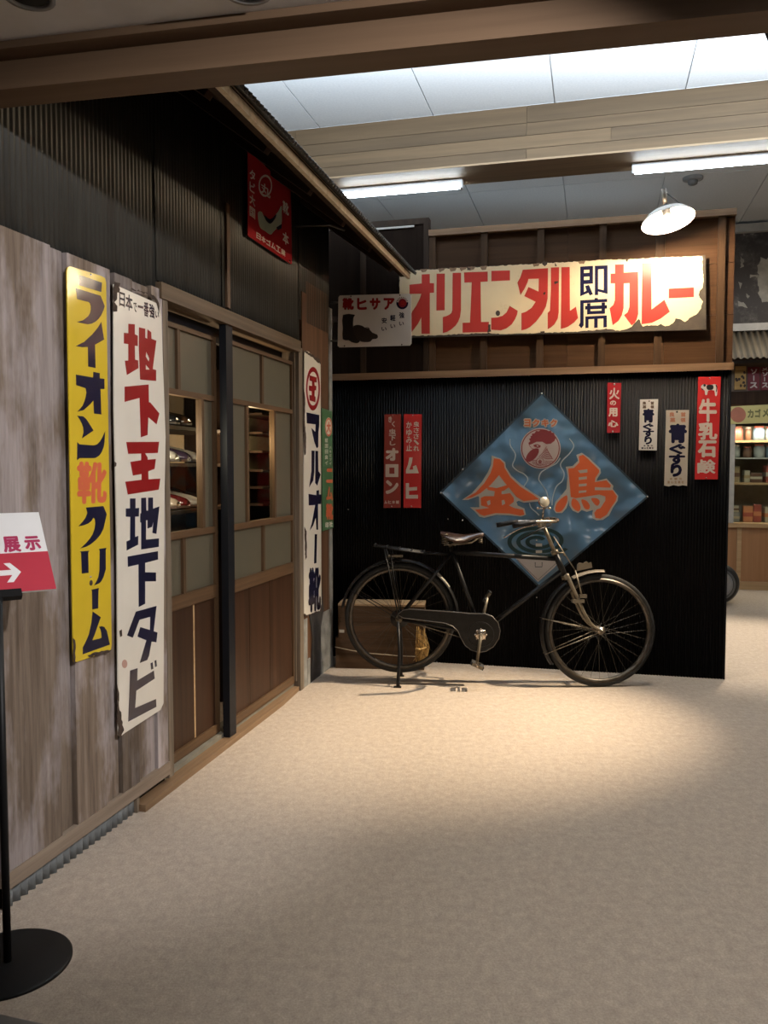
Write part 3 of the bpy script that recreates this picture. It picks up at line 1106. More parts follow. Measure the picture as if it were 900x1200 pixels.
# --- red shoe sign under the eave
rs = Sign('enamel_sign', 'square red enamel sign with a pale shoe picture under the eave', 'sign', LW,
          [(289.8, 176), (340, 223), (341.5, 309), (340, 309.5), (291, 277), (289.8, 275)], .03, M_redp)
g = lambda *p: Z(220, 90, 4.5, *p)
rs.polys('shoe_picture', [[smooth_poly(g((365, 720), (385, 712), (400, 740), (430, 755), (470, 715), (490, 680), (492, 720), (490, 775), (470, 795), (450, 815), (432, 832), (405, 815), (375, 790)), 4)]], plain('pale_green_paint', (.34, .40, .30), .4), 1, label='pale green shoe')
rs.polys('shoe_opening', [[smooth_poly(g((398, 730), (430, 752), (462, 725), (455, 750), (432, 775), (410, 760)), 3)]], M_navy, 2)
rs.polys('shoe_heel', [[g((462, 795), (492, 775), (490, 800), (470, 810))]], M_navy, 2)
rs.polys('badge', [[ellipse(*g((405, 575))[0], 8, 13, 24), ellipse(*g((405, 575))[0], 6.6, 10.5, 24)]], M_palepink, 1)
rs.text('badge_character', [('丸', rq(*g((380, 550))[0], *g((432, 610))[0], 8, 8), .02)], M_palepink)
it = []
for i, ch in enumerate('タビ大国'):
    x0, y0 = g((322, 480 + i * 66))[0]
    it.append((ch, [(x0, y0), (x0 + 6.5, y0 + 5), (x0 + 6.5, y0 + 17), (x0, y0 + 12)], .03))
for i, ch in enumerate('靴本'):
    x0, y0 = g((497, 650 + i * 160))[0]
    it.append((ch, [(x0, y0), (x0 + 7, y0 + 5), (x0 + 7, y0 + 19), (x0, y0 + 14)], .03))
for i, ch in enumerate('日本ゴム工業'):
    x0, y0 = g((358 + i * 26, 818 + i * 17))[0]
    it.append((ch, [(x0, y0), (x0 + 5, y0 + 3.4), (x0 + 5, y0 + 10.5), (x0, y0 + 7)], .03))
rs.text('lettering', it, M_palepink)
rs.nails([(338.5, 306)], .006)

# --- white boot sign projecting from the corner
ash = Sign('enamel_sign', 'white enamel sign with black boot picture projecting from the shop corner', 'sign', BW,
           [(398.5, 346.5), (480, 344.3), (482, 346), (482.3, 402.5), (480.5, 405), (398, 407.2), (396, 405.5), (397, 348.5)], .33, M_white2, .006)
h = lambda *p: Z(390, 340, 9, *p)
it = []
for ch, x0, x1 in (('靴', 105, 225), ('ヒ', 258, 362), ('サ', 392, 505), ('ア', 537, 655)):
    p0, p1 = h((x0, 84), (x1, 210))
    it.append((ch, (p0[0], p0[1], p1[0], p1[1]), .06))
ash.text('red_lettering', it, M_red)
it = []
for ch, x0, y0, x1, y1 in (('強', 702, 235, 757, 298), ('い', 702, 335, 752, 375), ('軽', 608, 262, 664, 328), ('い', 610, 362, 662, 402), ('安', 518, 292, 572, 352), ('い', 516, 392, 570, 430)):
    p0, p1 = h((x0, y0), (x1, y1))
    it.append((ch, (p0[0], p0[1], p1[0], p1[1]), .03))
ash.text('small_lettering', it, M_navy)
ash.polys('emblem', [[ellipse(*h((735, 138))[0], 7, 7.3, 32)]], M_navy, 1, label='round black and red emblem')
cx, cy = h((738, 132))[0]
rays = []
for k in range(9):
    an = PI + (k + .5) * PI / 9
    rays.append([[(cx + 4.1 * math.cos(an - .1), cy + 4.1 * math.sin(an - .1)), (cx + 6.7 * math.cos(an - .13), cy + 6.7 * math.sin(an - .13)), (cx + 6.7 * math.cos(an + .13), cy + 6.7 * math.sin(an + .13)), (cx + 4.1 * math.cos(an + .1), cy + 4.1 * math.sin(an + .1))]])
ash.polys('emblem_rays', rays, M_palepink, 2)
ash.polys('emblem_disc', [[ellipse(cx, cy + .6, 4.6, 4.9, 28), ellipse(cx, cy + .6, 3.6, 3.9, 28)], [ellipse(cx, cy + .6, 3.2, 3.4, 28)]], M_red, 3)
M_boot = plain('black_print', (.012, .011, .012), .4)
ash.polys('boot_picture', [[smooth_poly(h((110, 262), (228, 260), (232, 275), (220, 300), (218, 400), (235, 470), (280, 520), (285, 545), (255, 562), (200, 550), (170, 530), (108, 520), (108, 400)), 2)]], M_boot, 1)
ash.polys('shoe_picture', [[smooth_poly(h((220, 385), (300, 375), (340, 400), (385, 410), (420, 450), (470, 470), (478, 500), (460, 515), (420, 520), (400, 545), (340, 550), (280, 535), (230, 470)), 2)]], plain('brown_black_print', (.028, .02, .018), .4), 2)
ash.polys('lace_picture', [[ribbon(smooth_line(h((220, 385), (260, 372), (310, 380), (345, 402), (390, 408)), 3), .7)], [ribbon(smooth_line(h((330, 405), (370, 395), (392, 412)), 3), .6)]], M_boot, 3)
mb = MB().tube([(-.245, .3, -.002), (-.30, .3, -.002)], .006, 6)
mb.tube([(-.245, .05, -.002), (-.30, .05, -.002)], .006, 6)
mb.build('bracket', plain('grey_iron', ()), ash.t)
ash.nails([(411.5, 347.5), (469, 346), (404, 405.5), (471, 404)], .005, M_rust, 'rust_hole')

# ================================================================== SIGNS ON THE BACK WALL
# --- long sign with red and black characters
oc = Sign('enamel_sign', 'long horizontal cream enamel sign with red characters, rusty at its right end', 'sign', BW,
          [(468, 317.8), (826.3, 299.8), (827.3, 386.8), (470, 396.5)], .016, M_rustgrey, .02)
z1 = lambda *p: Z(460, 300, 7.5, *p)
z2 = lambda *p: Z(570, 300, 7.5, *p)
z3 = lambda *p: Z(670, 290, 7.5, *p)
z4 = lambda *p: Z(750, 290, 7.5, *p)
en = [(468.8, 318.6), (560, 313.8), (700, 306), (822, 301)] + z4((546, 110), (548, 230), (558, 300), (545, 360), (520, 385), (512, 415), (522, 450), (550, 478), (535, 540), (490, 595), (430, 625), (395, 658), (360, 640), (310, 628), (290, 668), (250, 690), (215, 700), (180, 675), (150, 690), (60, 692), (20, 700)) + z3((590, 632), (555, 668), (525, 700), (480, 722), (420, 738), (300, 718), (200, 732), (80, 738)) + z2((800, 668), (700, 672), (500, 680), (300, 686), (120, 690)) + z1((850, 680), (600, 690), (400, 700), (180, 705)) + [(470.3, 394.8)]
enl = [oc.loc(*p) for p in en]
oc.polys('enamel_face', [[rough(enl, .012, .0028, RND)]], M_cream2, 1, px=False)
oc.polys('red_lettering', [
    [z1((262, 168), (333, 165), (333, 245), (370, 245), (370, 328), (333, 330), (333, 688), (260, 688), (258, 545), (230, 600), (200, 640), (160, 690), (120, 640), (180, 490), (215, 440), (245, 380), (258, 338), (155, 338), (155, 258), (262, 247))],
    [z1((392, 162), (465, 160), (463, 482), (390, 484))],
    [z1((533, 155), (607, 153), (606, 480), (598, 540), (582, 580), (560, 615), (520, 650), (485, 670), (447, 682), (447, 542), (480, 533), (505, 520), (522, 505), (530, 480))],
    [z1((632, 150), (840, 143), (840, 230), (778, 234), (782, 585), (850, 583), (850, 672), (620, 678), (620, 592), (685, 590), (700, 236), (636, 240))],
    [z2((47, 137), (210, 133), (210, 220), (47, 228))],
    [z2((45, 548), (100, 545), (145, 530), (180, 500), (207, 443), (278, 487), (272, 520), (255, 560), (225, 605), (180, 640), (130, 658), (45, 652))],
    [z2((322, 127), (543, 113), (540, 380), (525, 450), (490, 515), (440, 580), (385, 630), (350, 648), (310, 658), (310, 508), (350, 495), (400, 460), (435, 408), (335, 358), (372, 278), (460, 318), (462, 205), (372, 208), (365, 235), (340, 290), (302, 350), (275, 240), (300, 195))],
    [z2((568, 108), (640, 105), (637, 500), (628, 555), (600, 605), (565, 635), (540, 648), (540, 505), (560, 485), (568, 300))],
    [z2((660, 105), (733, 103), (735, 487), (788, 450), (806, 550), (770, 590), (720, 625), (690, 637), (655, 645))],
    [z3((380, 157), (457, 155), (457, 227), (583, 220), (583, 590), (570, 640), (550, 670), (525, 690), (458, 600), (490, 575), (505, 530), (507, 320), (457, 322), (455, 540), (440, 600), (410, 650), (360, 688), (332, 540), (365, 510), (378, 470), (378, 322), (340, 322), (340, 237), (380, 235))],
    [z3((617, 145), (697, 143), (700, 550), (812, 465), (860, 570), (780, 630), (700, 668), (612, 680))],
    [z4((250, 368), (470, 357), (470, 442), (250, 453))],
], enamel('sign_red_enamel', (.36, .032, .024), .35, .2, (.2, .05, .03), .66), 2)
oc.polys('navy_lettering', [
    [z3((75, 175), (187, 168), (187, 325), (108, 328), (108, 398), (130, 385), (118, 345), (152, 335), (187, 418), (158, 428), (146, 405), (75, 435)), z3((108, 205), (155, 203), (155, 228), (108, 232)), z3((108, 265), (155, 262), (155, 290), (108, 293))],
    [z3((203, 168), (315, 163), (315, 415), (232, 393), (232, 425), (203, 425)), z3((232, 200), (280, 197), (280, 382), (232, 370))],
    [z3((75, 470), (200, 463), (200, 450), (230, 450), (230, 461), (312, 457), (312, 485), (105, 496), (105, 690), (85, 715), (62, 690), (75, 665))],
    [z3((118, 520), (310, 512), (310, 543), (118, 551))],
    [z3((135, 497), (165, 495), (165, 592), (135, 594))], [z3((262, 490), (292, 488), (292, 587), (262, 589))],
    [z3((160, 565), (268, 560), (268, 588), (160, 592))],
    [z3((120, 612), (308, 602), (308, 706), (278, 708), (278, 630), (228, 632), (228, 710), (197, 712), (197, 634), (148, 637), (148, 712), (120, 714))],
], M_navy, 2)
oc.rust([z1((660, 110), (690, 115), (685, 135), (665, 130)), z2((490, 60), (540, 55), (535, 85), (515, 100), (495, 85)), z2((600, 60), (620, 90), (605, 100)), z3((470, 105), (498, 105), (488, 130), (478, 128)), z2((600, 232), (635, 230), (632, 242), (604, 252)), z2((505, 330), (522, 318), (520, 345), (505, 350)), z2((475, 668), (515, 665), (520, 690), (480, 690)), z1((848, 605), (862, 610), (870, 670), (840, 680))], RND, level=3, amp=.003)
oc.polys('nail_hole', [[ellipse(*z2((104, 508))[0], 2.6, 3.2, 20)]], M_rust, 3)
# rust washed along the top edge
oc.rust([[(x, 317.6 - (x - 470) * .0505), (x + 9, 317.6 - (x - 461) * .0505), (x + 7, 319.6 - (x - 470) * .0505 + RND.random() * 2.2), (x + 2, 320.4 - (x - 470) * .0505 + RND.random() * 3)] for x in sorted(RND.sample(range(475, 700), 8))], RND, plain('rust_wash', (.17, .10, .055), .7, var=.3, scale=30), 2, .002)

# --- big blue diamond
dm = Sign('enamel_sign', 'large blue diamond enamel sign with rooster emblem and orange characters behind the bicycle', 'sign', BW,
          [(635, 459.5), (760.5, 582), (632.5, 689), (515, 577.5)], .012, M_blue, .012)
k6 = lambda *p: Z(510, 520, 6.923, *p)
k7 = lambda *p: Z(640, 500, 6.923, *p)
k9 = lambda *p: Z(590, 470, 9, *p)
kc = lambda *p: Z(570, 590, 7.5, *p)
# rim
ins = lambda k: [(637.5 + (x - 637.5) * k, 575 + (y - 575) * k) for x, y in ((635, 459.5), (760.5, 582), (632.5, 689), (515, 577.5))]
dm.polys('rim', [[ins(1.0), ins(.972)]], enamel('dark_blue_rim', (.035, .055, .075), .25, .4), 2)
# smoke lines
sm = [k9((70, 400), (75, 470), (125, 550), (122, 610), (98, 680), (150, 735), (220, 770), (258, 825), (220, 895)) + [(611, 575), (604, 590)],
      k6((765, 480), (780, 520), (820, 555), (845, 580)),
      k9((600, 600), (560, 655), (480, 700), (400, 750), (374, 820), (400, 870)) + [(641, 577), (643, 592)],
      k9((695, 395), (742, 470), (700, 550), (630, 620), (602, 680), (640, 760), (622, 840), (560, 900)) + [(648, 582), (647, 592)]]
dm.polys('smoke_line', [[ribbon(smooth_line(p, 5), 1.25)] for p in sm], M_smoke, 1)
# coil
cx, cy = 630.3, 634.0
N = 150
sp = []
for i in range(N + 1):
    t = i / N
    r = 1 - .80 * t
    an = PI * .15 + t * 2 * PI * 2.85
    sp.append((cx + 37.5 * r * math.cos(an), cy + 18.5 * r * math.sin(an)))
L_, R_ = [], []
for i, p in enumerate(sp):
    t = i / N
    r = 1 - .80 * t
    an = PI * .15 + t * 2 * PI * 2.85
    kx, ky = 37.5 * r, 18.5 * r
    L_.append((cx + (kx + 2.5) * math.cos(an), cy + (ky + 1.9) * math.sin(an)))
    R_.append((cx + (kx - 2.5) * math.cos(an), cy + (ky - 1.9) * math.sin(an)))
dm.polys('coil_picture', [[L_ + R_[::-1]]], M_coil, 1, label='dark green spiral coil picture')
# pale wedge at the lower corner, little stand
dm.polys('pale_wedge', [[kc((255, 478), (660, 478), (600, 560), (455, 688))]], enamel('pale_grey_enamel', (.42, .39, .38), .3, .2), 1)
dm.polys('wedge_line', [[ribbon(kc((272, 490), (455, 668), (640, 500)), .5)], [ribbon(kc((430, 515), (430, 555), (490, 555), (490, 515)), .9)]], M_coil, 2)
dm.polys('stand_picture', [[kc((435, 350), (490, 350), (490, 376), (435, 376))], [kc((435, 410), (490, 410), (490, 434), (435, 434))], [ellipse(*kc((442, 321))[0], .9, .9, 10)]], M_outline, 2)
# big characters
dm.polys('character_outline', [
    [k6((220, 455), (300, 400), (380, 310), (430, 230), (455, 170), (460, 95), (530, 120), (570, 150), (575, 190), (620, 260), (700, 330), (800, 400), (860, 435), (860, 465), (720, 478), (680, 462), (660, 470), (670, 500), (725, 525), (738, 575), (700, 590), (600, 580), (500, 575), (400, 600), (360, 590), (320, 545), (285, 515), (360, 515), (358, 430), (350, 425), (270, 455))],
    [k7((245, 230), (290, 212), (345, 250), (440, 340), (445, 375), (415, 420), (410, 440), (490, 420), (545, 480), (540, 505), (585, 560), (580, 600), (545, 650), (510, 720), (460, 755), (410, 760), (375, 740), (375, 700), (380, 675), (330, 690), (290, 675), (260, 700), (215, 680), (190, 640), (185, 600), (165, 660), (130, 700), (80, 700), (60, 670), (75, 610), (130, 550), (165, 505), (175, 400), (160, 325), (215, 320), (260, 275))],
], M_outline, 2, label='grey outline round the big characters')
dm.polys('orange_characters', [
    [k6((240, 448), (330, 395), (400, 320), (450, 240), (470, 180), (478, 118), (525, 125), (560, 160), (565, 195), (610, 270), (690, 345), (800, 415), (845, 450), (720, 465), (660, 430), (620, 380), (570, 320), (520, 255), (450, 335), (370, 400), (300, 435))],
    [k6((415, 345), (500, 360), (620, 325), (610, 345), (560, 380), (540, 385), (540, 410), (610, 400), (640, 440), (640, 470), (600, 500), (640, 520), (715, 535), (725, 575), (690, 582), (600, 565), (490, 562), (400, 585), (370, 575), (325, 535), (440, 520), (375, 500), (372, 440), (400, 425), (480, 425), (485, 385), (430, 375)), k6((420, 468), (447, 455), (450, 490), (430, 502)), k6((540, 460), (562, 455), (570, 485), (545, 500))],
    [k7((265, 240), (300, 228), (340, 262), (430, 350), (430, 370), (400, 415), (395, 450), (490, 435), (525, 475), (520, 495), (395, 490), (395, 515), (540, 515), (575, 565), (565, 600), (530, 650), (490, 715), (440, 745), (400, 740), (390, 700), (410, 670), (440, 660), (480, 600), (480, 565), (430, 550), (240, 580), (200, 570), (195, 500), (185, 400), (180, 340), (225, 335), (270, 290)),
     k7((258, 355), (335, 345), (335, 372), (275, 378)), k7((265, 410), (330, 403), (330, 425), (265, 432)), k7((265, 465), (330, 460), (328, 480), (265, 487)), k7((265, 520), (328, 515), (325, 532), (265, 540))],
    [smooth_poly(k7((165, 555), (170, 610), (130, 680), (85, 690), (75, 660), (95, 610)), 3)], [smooth_poly(k7((215, 582), (255, 600), (280, 650), (265, 685), (230, 670), (205, 630)), 3)],
    [smooth_poly(k7((285, 592), (330, 602), (355, 640), (345, 670), (310, 660)), 3)], [smooth_poly(k7((365, 582), (415, 582), (435, 610), (420, 640), (395, 630)), 3)],
], enamel('orange_enamel', (.62, .125, .045), .3, .25, (.35, .2, .12), .7), 3, label='two orange characters')
# rooster emblem
ecx, ecy = k9((392, 500))[0]
dm.polys('emblem_disc', [[ellipse(ecx, ecy, 23.6, 23.8, 56)]], enamel('pinkish_white_enamel', (.47, .40, .38), .3, .2), 2, label='round rooster emblem')
dm.polys('emblem_ring', [[ellipse(ecx, ecy, 22.4, 22.6, 56), ellipse(ecx, ecy, 21.3, 21.5, 56)]], M_maroon, 3)
dm.polys('rooster_comb', [[k9((270, 465), (265, 440), (285, 425), (270, 400), (290, 390), (285, 370), (305, 365), (300, 345), (330, 340), (345, 315), (375, 320), (395, 300), (430, 310), (450, 303), (480, 320), (500, 308), (510, 335), (535, 335), (540, 365), (555, 380), (540, 420), (500, 450), (455, 455), (410, 430), (350, 430), (310, 450))]], M_maroon, 3)
dm.polys('rooster_face', [[k9((318, 462), (360, 455), (395, 470), (390, 490), (360, 495), (322, 480)), k9((352, 464), (372, 468), (366, 482), (350, 478))], [smooth_poly(k9((365, 500), (375, 540), (340, 600), (280, 640), (245, 630), (238, 600), (262, 550), (310, 508)), 2)], [ribbon(k9((270, 465), (300, 500), (355, 515), (375, 505)), .5)], [ribbon(k9((375, 590), (420, 540), (455, 480), (470, 530), (520, 610)), .6)]], M_maroon, 3)
st = []
for i in range(7):
    t = i / 6
    p0 = (445 - 55 * t + 5, 500 + 85 * t)
    p1 = (462 + 60 * t, 505 + 100 * t)
    st.append([ribbon(smooth_line(k9(p0, ((p0[0] + p1[0]) / 2, (p0[1] + p1[1]) / 2 + 14), p1), 3), .75)])
for row, (yy, xa, xb) in enumerate(((628, 300, 345), (645, 305, 350), (662, 312, 360), (640, 440, 520), (658, 435, 500), (676, 340, 450))):
    for xx in range(xa, xb, 17):
        st.append([ribbon(k9((xx, yy - 7), (xx + 8, yy + 3), (xx + 16, yy - 7)), .6)])
st.append([ellipse(*k9((387, 640))[0], 4.6, 4.6, 24), ellipse(*k9((387, 640))[0], 4.1, 4.1, 24)])
dm.polys('rooster_feathers', st, M_maroon, 3)
tx = []
for ch, x0, x1 in (('ヨ', 218, 290), ('ク', 303, 385), ('キ', 400, 480), ('ク', 492, 568)):
    p0, p1 = k9((x0, 190), (x1, 274))
    tx.append((ch, p0, p1))
dm.text('small_lettering_outline', [(ch, (p0[0] - .8, p0[1] - .8, p1[0] + .8, p1[1] + .8), .14) for ch, p0, p1 in tx], M_outline, 2)
dm.text('small_lettering', [(ch, (p0[0] + .4, p0[1] + .4, p1[0] - .4, p1[1] - .4), .06) for ch, p0, p1 in tx], plain('dull_orange_paint', (.42, .12, .05), .4), 3)
dm.text('badge_character', [('金', (630.6, 538.5, 635.4, 543.5), .04)], M_maroon, 4)
dm.nails([(635, 461.5), (758.5, 582), (517, 577.5), (542.5, 550), (542.3, 609.5), (632, 685.5)], .006)

# --- small vertical signs
def vsign(label, corners, mat, off=.012):
    return Sign('enamel_sign', label, 'sign', BW, corners, off, mat, .006)


def col(chars, x0, x1, y0, y1, bold, gap=.12, lean=0.0, sizes=None):
    it = []
    n = len(chars)
    tot = sum(sizes) if sizes else n
    y = y0
    for i, ch in enumerate(chars):
        hh = (y1 - y0) * (sizes[i] if sizes else 1) / tot
        xo = lean * (y - y0)
        it.append((ch, (x0 + xo, y + hh * gap / 2, x1 + xo, y + hh * (1 - gap / 2)), bold))
        y += hh
    return it


y_ = lambda *p: Z(440, 480, 10, *p)
or_ = vsign('dull red narrow sign left of its brighter red neighbour on the black wall', [(450.8, 485.5), (470, 485.2), (469.6, 595), (449.8, 595.2)], M_brownred)
or_.text('small_lettering', [('き', (455.5, 488, 459.5, 495), .04), ('く', (459.5, 493.5, 463, 500.5), .04), ('虫', (456, 502.5, 464.2, 509.5), .04), ('下', (456, 510, 464, 516.3), .04), ('し', (457, 516.8, 463.8, 522), .05)], M_palepink)
or_.text('lettering', [('オ', (452, 525, 467.3, 540), .07), ('ン', (452, 562.5, 467.3, 579), .07)], M_palepink)
or_.polys('square_character', [[y_((120, 640), (272, 640), (270, 790), (120, 790)), y_((165, 680), (225, 680), (225, 752), (165, 752))]], M_palepink)
or_.text('maker_lettering', [(ch, (450.6 + i * 4.5, 586.5, 454.2 + i * 4.5, 590.3), .05) for i, ch in enumerate('ムヒ本舗')], M_palepink)
or_.nails([(460.3, 487.2), (459, 593.2)], .005)
mu = vsign('bright red narrow sign right of its dull red neighbour on the black wall', [(473.5, 485.3), (494.2, 485.5), (493.6, 595.2), (473, 595)], M_brightred)
mu.text('small_lettering', col('かゆみ止', 476.3, 483, 493.5, 529, .03) + col('虫ささ、れ', 484.8, 491.3, 493.5, 529, .03), M_palepink)
mu.polys('lettering', [
    [y_((400, 560), (438, 562), (430, 620), (400, 705), (445, 702), (440, 665), (480, 650), (510, 745), (360, 748), (360, 705), (385, 640))],
    [y_((358, 862), (395, 862), (395, 912), (490, 905), (490, 945), (395, 952), (395, 1000), (500, 998), (500, 1042), (358, 1042))]], M_palepink)
mu.nails([(483.8, 487), (482.3, 593.5)], .005)
hi = vsign('small red sign with four white characters just above the diamond sign', [(711.8, 448.5), (728, 449), (726.5, 507), (711.2, 507.4)], M_redp)
hi.text('lettering', [('火', (713.8, 454.5, 726, 468), .03), ('の', (714.8, 469.5, 722, 475), .05), ('用', (713, 478, 723.5, 488.3), .05), ('心', (712.5, 492.5, 724.5, 500.5), .05)], M_palepink)
hi.nails([(720, 450.6), (718, 505.8)], .007)
w8 = lambda *p: Z(740, 440, 8.18, *p)
ao = vsign('smaller white medicine sign, left one of the white pair on the black wall', [(750, 468.2), (771.2, 467.8), (769.6, 527.8), (748.5, 527.5)], M_white2)
ao.text('top_lettering', [('良', (753, 470.5, 757.3, 474.6), .06), ('薬', (753, 475, 757.3, 479), .06), ('首', (762.3, 470.5, 766.4, 474.6), .06), ('領', (762.3, 475, 766.4, 479), .06)], plain('brown_paint', (.10, .06, .04), .5))
ao.text('lettering', [('青', (753, 479, 766.6, 495.5), .06), ('ぐ', (753.2, 496, 766, 504.3), .06), ('す', (753.3, 503.5, 766.5, 512.5), .06), ('り', (755, 511.5, 764, 521), .07)], M_navy)
ao.text('maker_lettering', [(ch, (751.5 + i * 3, 524, 753.9 + i * 3, 526.2), .05) for i, ch in enumerate('富山生薬社')] + [(ch, (754 + i * 4.2, 521.5, 756.5 + i * 4.2, 523.2), .05) for i, ch in enumerate('本舗元')], M_navy)
ao.nails([(760.8, 470)], .006)
ao2 = vsign('larger yellowed medicine sign, right one of the white pair on the black wall', [(780.5, 480.8), (807.5, 480.5), (805, 569.4), (800, 568.6), (795, 569.6), (789, 568.4), (784, 570), (778.3, 569)], M_beige)
ao2.text('top_lettering', [('良', (784.5, 483, 790.5, 488.6), .05), ('薬', (785, 489.5, 791.3, 495), .05), ('首', (797.5, 483, 803.6, 488.6), .05), ('領', (797.3, 489.5, 803.3, 495), .05)], plain('faded_orange_paint', (.42, .17, .10), .5))
ao2.text('lettering', [('青', (783.5, 496.5, 805, 519.5), .06), ('ぐ', (784, 520, 803.5, 532.5), .06), ('す', (783.5, 532, 803, 545), .06), ('り', (785.5, 543.5, 799, 559), .08)], M_navy)
ao2.text('maker_lettering', [(ch, (782 + i * 4.1, 563.4, 785 + i * 4.1, 566.6), .05) for i, ch in enumerate('富山生薬社')] + [(ch, (784.5 + i * 5.5, 559.8, 788 + i * 5.5, 562.4), .05) for i, ch in enumerate('本舗元')], plain('faded_brown_paint', (.3, .2, .12), .5))
ao2.nails([(793.2, 482.8)], .006, M_blackpost)
gy = vsign('tall red sign with a small cow picture near the right edge of the black wall', [(818.2, 441.8), (844.6, 441.5), (841, 561.8), (814, 561.8)], M_brightred)
gy.polys('cow_picture', [[smooth_poly(w8((665, 105), (690, 85), (730, 92), (800, 85), (822, 105), (818, 190), (800, 192), (792, 145), (735, 145), (725, 185), (705, 185), (700, 145), (672, 130)), 2)]], M_white2, 1, label='black and white cow')
gy.polys('cow_patches', [[smooth_poly(w8((722, 95), (775, 92), (785, 120), (770, 138), (725, 135)), 3)], [smooth_poly(w8((690, 82), (712, 90), (706, 108), (690, 105)), 2)], [smooth_poly(w8((803, 88), (822, 100), (818, 150), (808, 160), (812, 120)), 2)], [smooth_poly(w8((668, 122), (690, 135), (675, 142)), 2)]], M_boot, 2)
gy.text('lettering', [('牛', (818.8, 467, 839.8, 494.5), .04), ('乳', (818, 495, 840.5, 515.5), .04), ('石', (817.5, 516, 839.5, 536), .05)], M_palepink)
gy.text('lower_character', [('鹸', (817, 538.5, 838.3, 555), .03)], M_palepink)
gy.nails([(831.5, 443.5), (827.5, 560)], .005)
# little nails left in the wall
for (x, y) in ((408, 597), (629, 700), (525, 608)):
    a_, b_ = BW.px(x, y, .005)
    tag(MB().lathe([(0, .004), (.004, .003), (.005, 0)], 8, T(0, 0, 0)).build('wall_nail', M_bolt, None, BW.M(a_, b_, .0055)), {408: 'bright nail head left in the black wall above the crates', 629: 'bright nail head left in the black wall below the diamond sign', 525: 'bright nail head left in the black wall above the bicycle saddle'}[x], 'nail')

# ================================================================== LAMP, TUBES, SPRINKLER
LO = .42
la, lb = BW.px(783, 259, LO)
lamp = thing('wall_lamp', 'glowing white enamel shade lamp on a pipe arm above the long sign', 'lamp', BW.M(la, lb, LO))
tilt = Matrix.Rotation(math.radians(10), 4, 'Z') @ Matrix.Rotation(math.radians(-90 - 12), 4, 'X')
# shade axis: local z of lathe points up after the rotation (y is up in the frame)
mbs = MB().lathe([(.150, 0), (.146, .012), (.115, .042), (.07, .065), (.035, .075), (.03, .08)], 36, tilt)
mbs.lathe([(.028, .078), (.066, .062), (.112, .038), (.143, .008), (.150, 0)], 36, tilt)
M_shade = plain('white_enamel_shade', (.85, .82, .76), .35, var=.03)
mbs.build('lamp_shade', M_shade, lamp)
MB().lathe([(0, .10), (.024, .098), (.026, .04), (.022, .03), (0, .03)], 18, tilt).build('socket', M_blackpost, lamp)
MB().lathe([(0, .035), (.018, .03), (.032, .008), (.036, -.012), (.03, -.032), (.014, -.044), (0, -.047)], 20, tilt).build('bulb', emit('lamp_bulb', (1.0, .78, .52), LAMP_GLOW), lamp)
top = tilt @ Vector((0, 0, .095))
sx, sy = BW.px(777.5, 221, LO)
wx, wy = BW.px(813.5, 243, .0)
pts = [(sx - la, sy - lb - .012, 0), (wx - la, sy - lb - .03, -LO - .02), (wx - la, 2.94 - lb, -LO - .04)]
MB().tube(pts, .004, 8).build('pipe_arm', plain('dull_pipe', (.10, .10, .10), .6, .1), lamp)
MB().tube([tuple(top), (sx - la, sy - lb, 0)], .015, 12).build('stem', plain('stem_grey', (.16, .13, .10), .5, .2), lamp)

tubes = [((388, 215), (537, 204), 'fluorescent batten under the plank beam, left of the pair'), ((742, 187), (935, 173), 'fluorescent batten under the plank beam, right of the pair')]
for (p0, p1, lab) in tubes:
    r0, r1 = at_z(*p0, ZB - .05), at_z(*p1, ZB - .05)
    # keep the batten parallel to the beam, under its far half
    loc0 = BMF.M().inverted() @ r0
    loc1 = BMF.M().inverted() @ r1
    wz = -.27
    cxm, half = (loc0.x + loc1.x) / 2, (loc1.x - loc0.x) / 2
    t = thing('fluorescent_light', lab, 'ceiling light', BMF.M(cxm, ZB - .012, wz), 'fluorescent battens under the beam')
    MB().box(-half, -.035, -.03, half, 0, .03).build('housing', plain('white_metal', (.7, .7, .7), .4), t)
    MB().tube([(-half + .02, -.055, 0), (half - .02, -.055, 0)], .019, 12).build('tube', emit('fluorescent_tube', (.80, .91, 1.0), 40), t)
    mb = MB()
    mb.box(-half, -.075, -.03, -half + .02, -.03, .03)
    mb.box(half - .02, -.075, -.03, half, -.03, .03)
    mb.build('tube_holder', plain('white_metal', ()), t)

sp0 = at_z(812, 208, ZC)
t = thing('smoke_detector', 'small grey round detector on the ceiling panels above the lamp', 'detector', T(sp0.x, sp0.y, ZC))
MB().lathe([(.09, 0), (.088, -.02), (.06, -.03), (0, -.03)], 20).build('base', plain('detector_grey', (.28, .28, .28), .5), t)
MB().lathe([(.045, -.03), (.04, -.06), (.02, -.07), (0, -.072)], 20).build('cap', plain('detector_dark', (.18, .18, .18), .5), t)

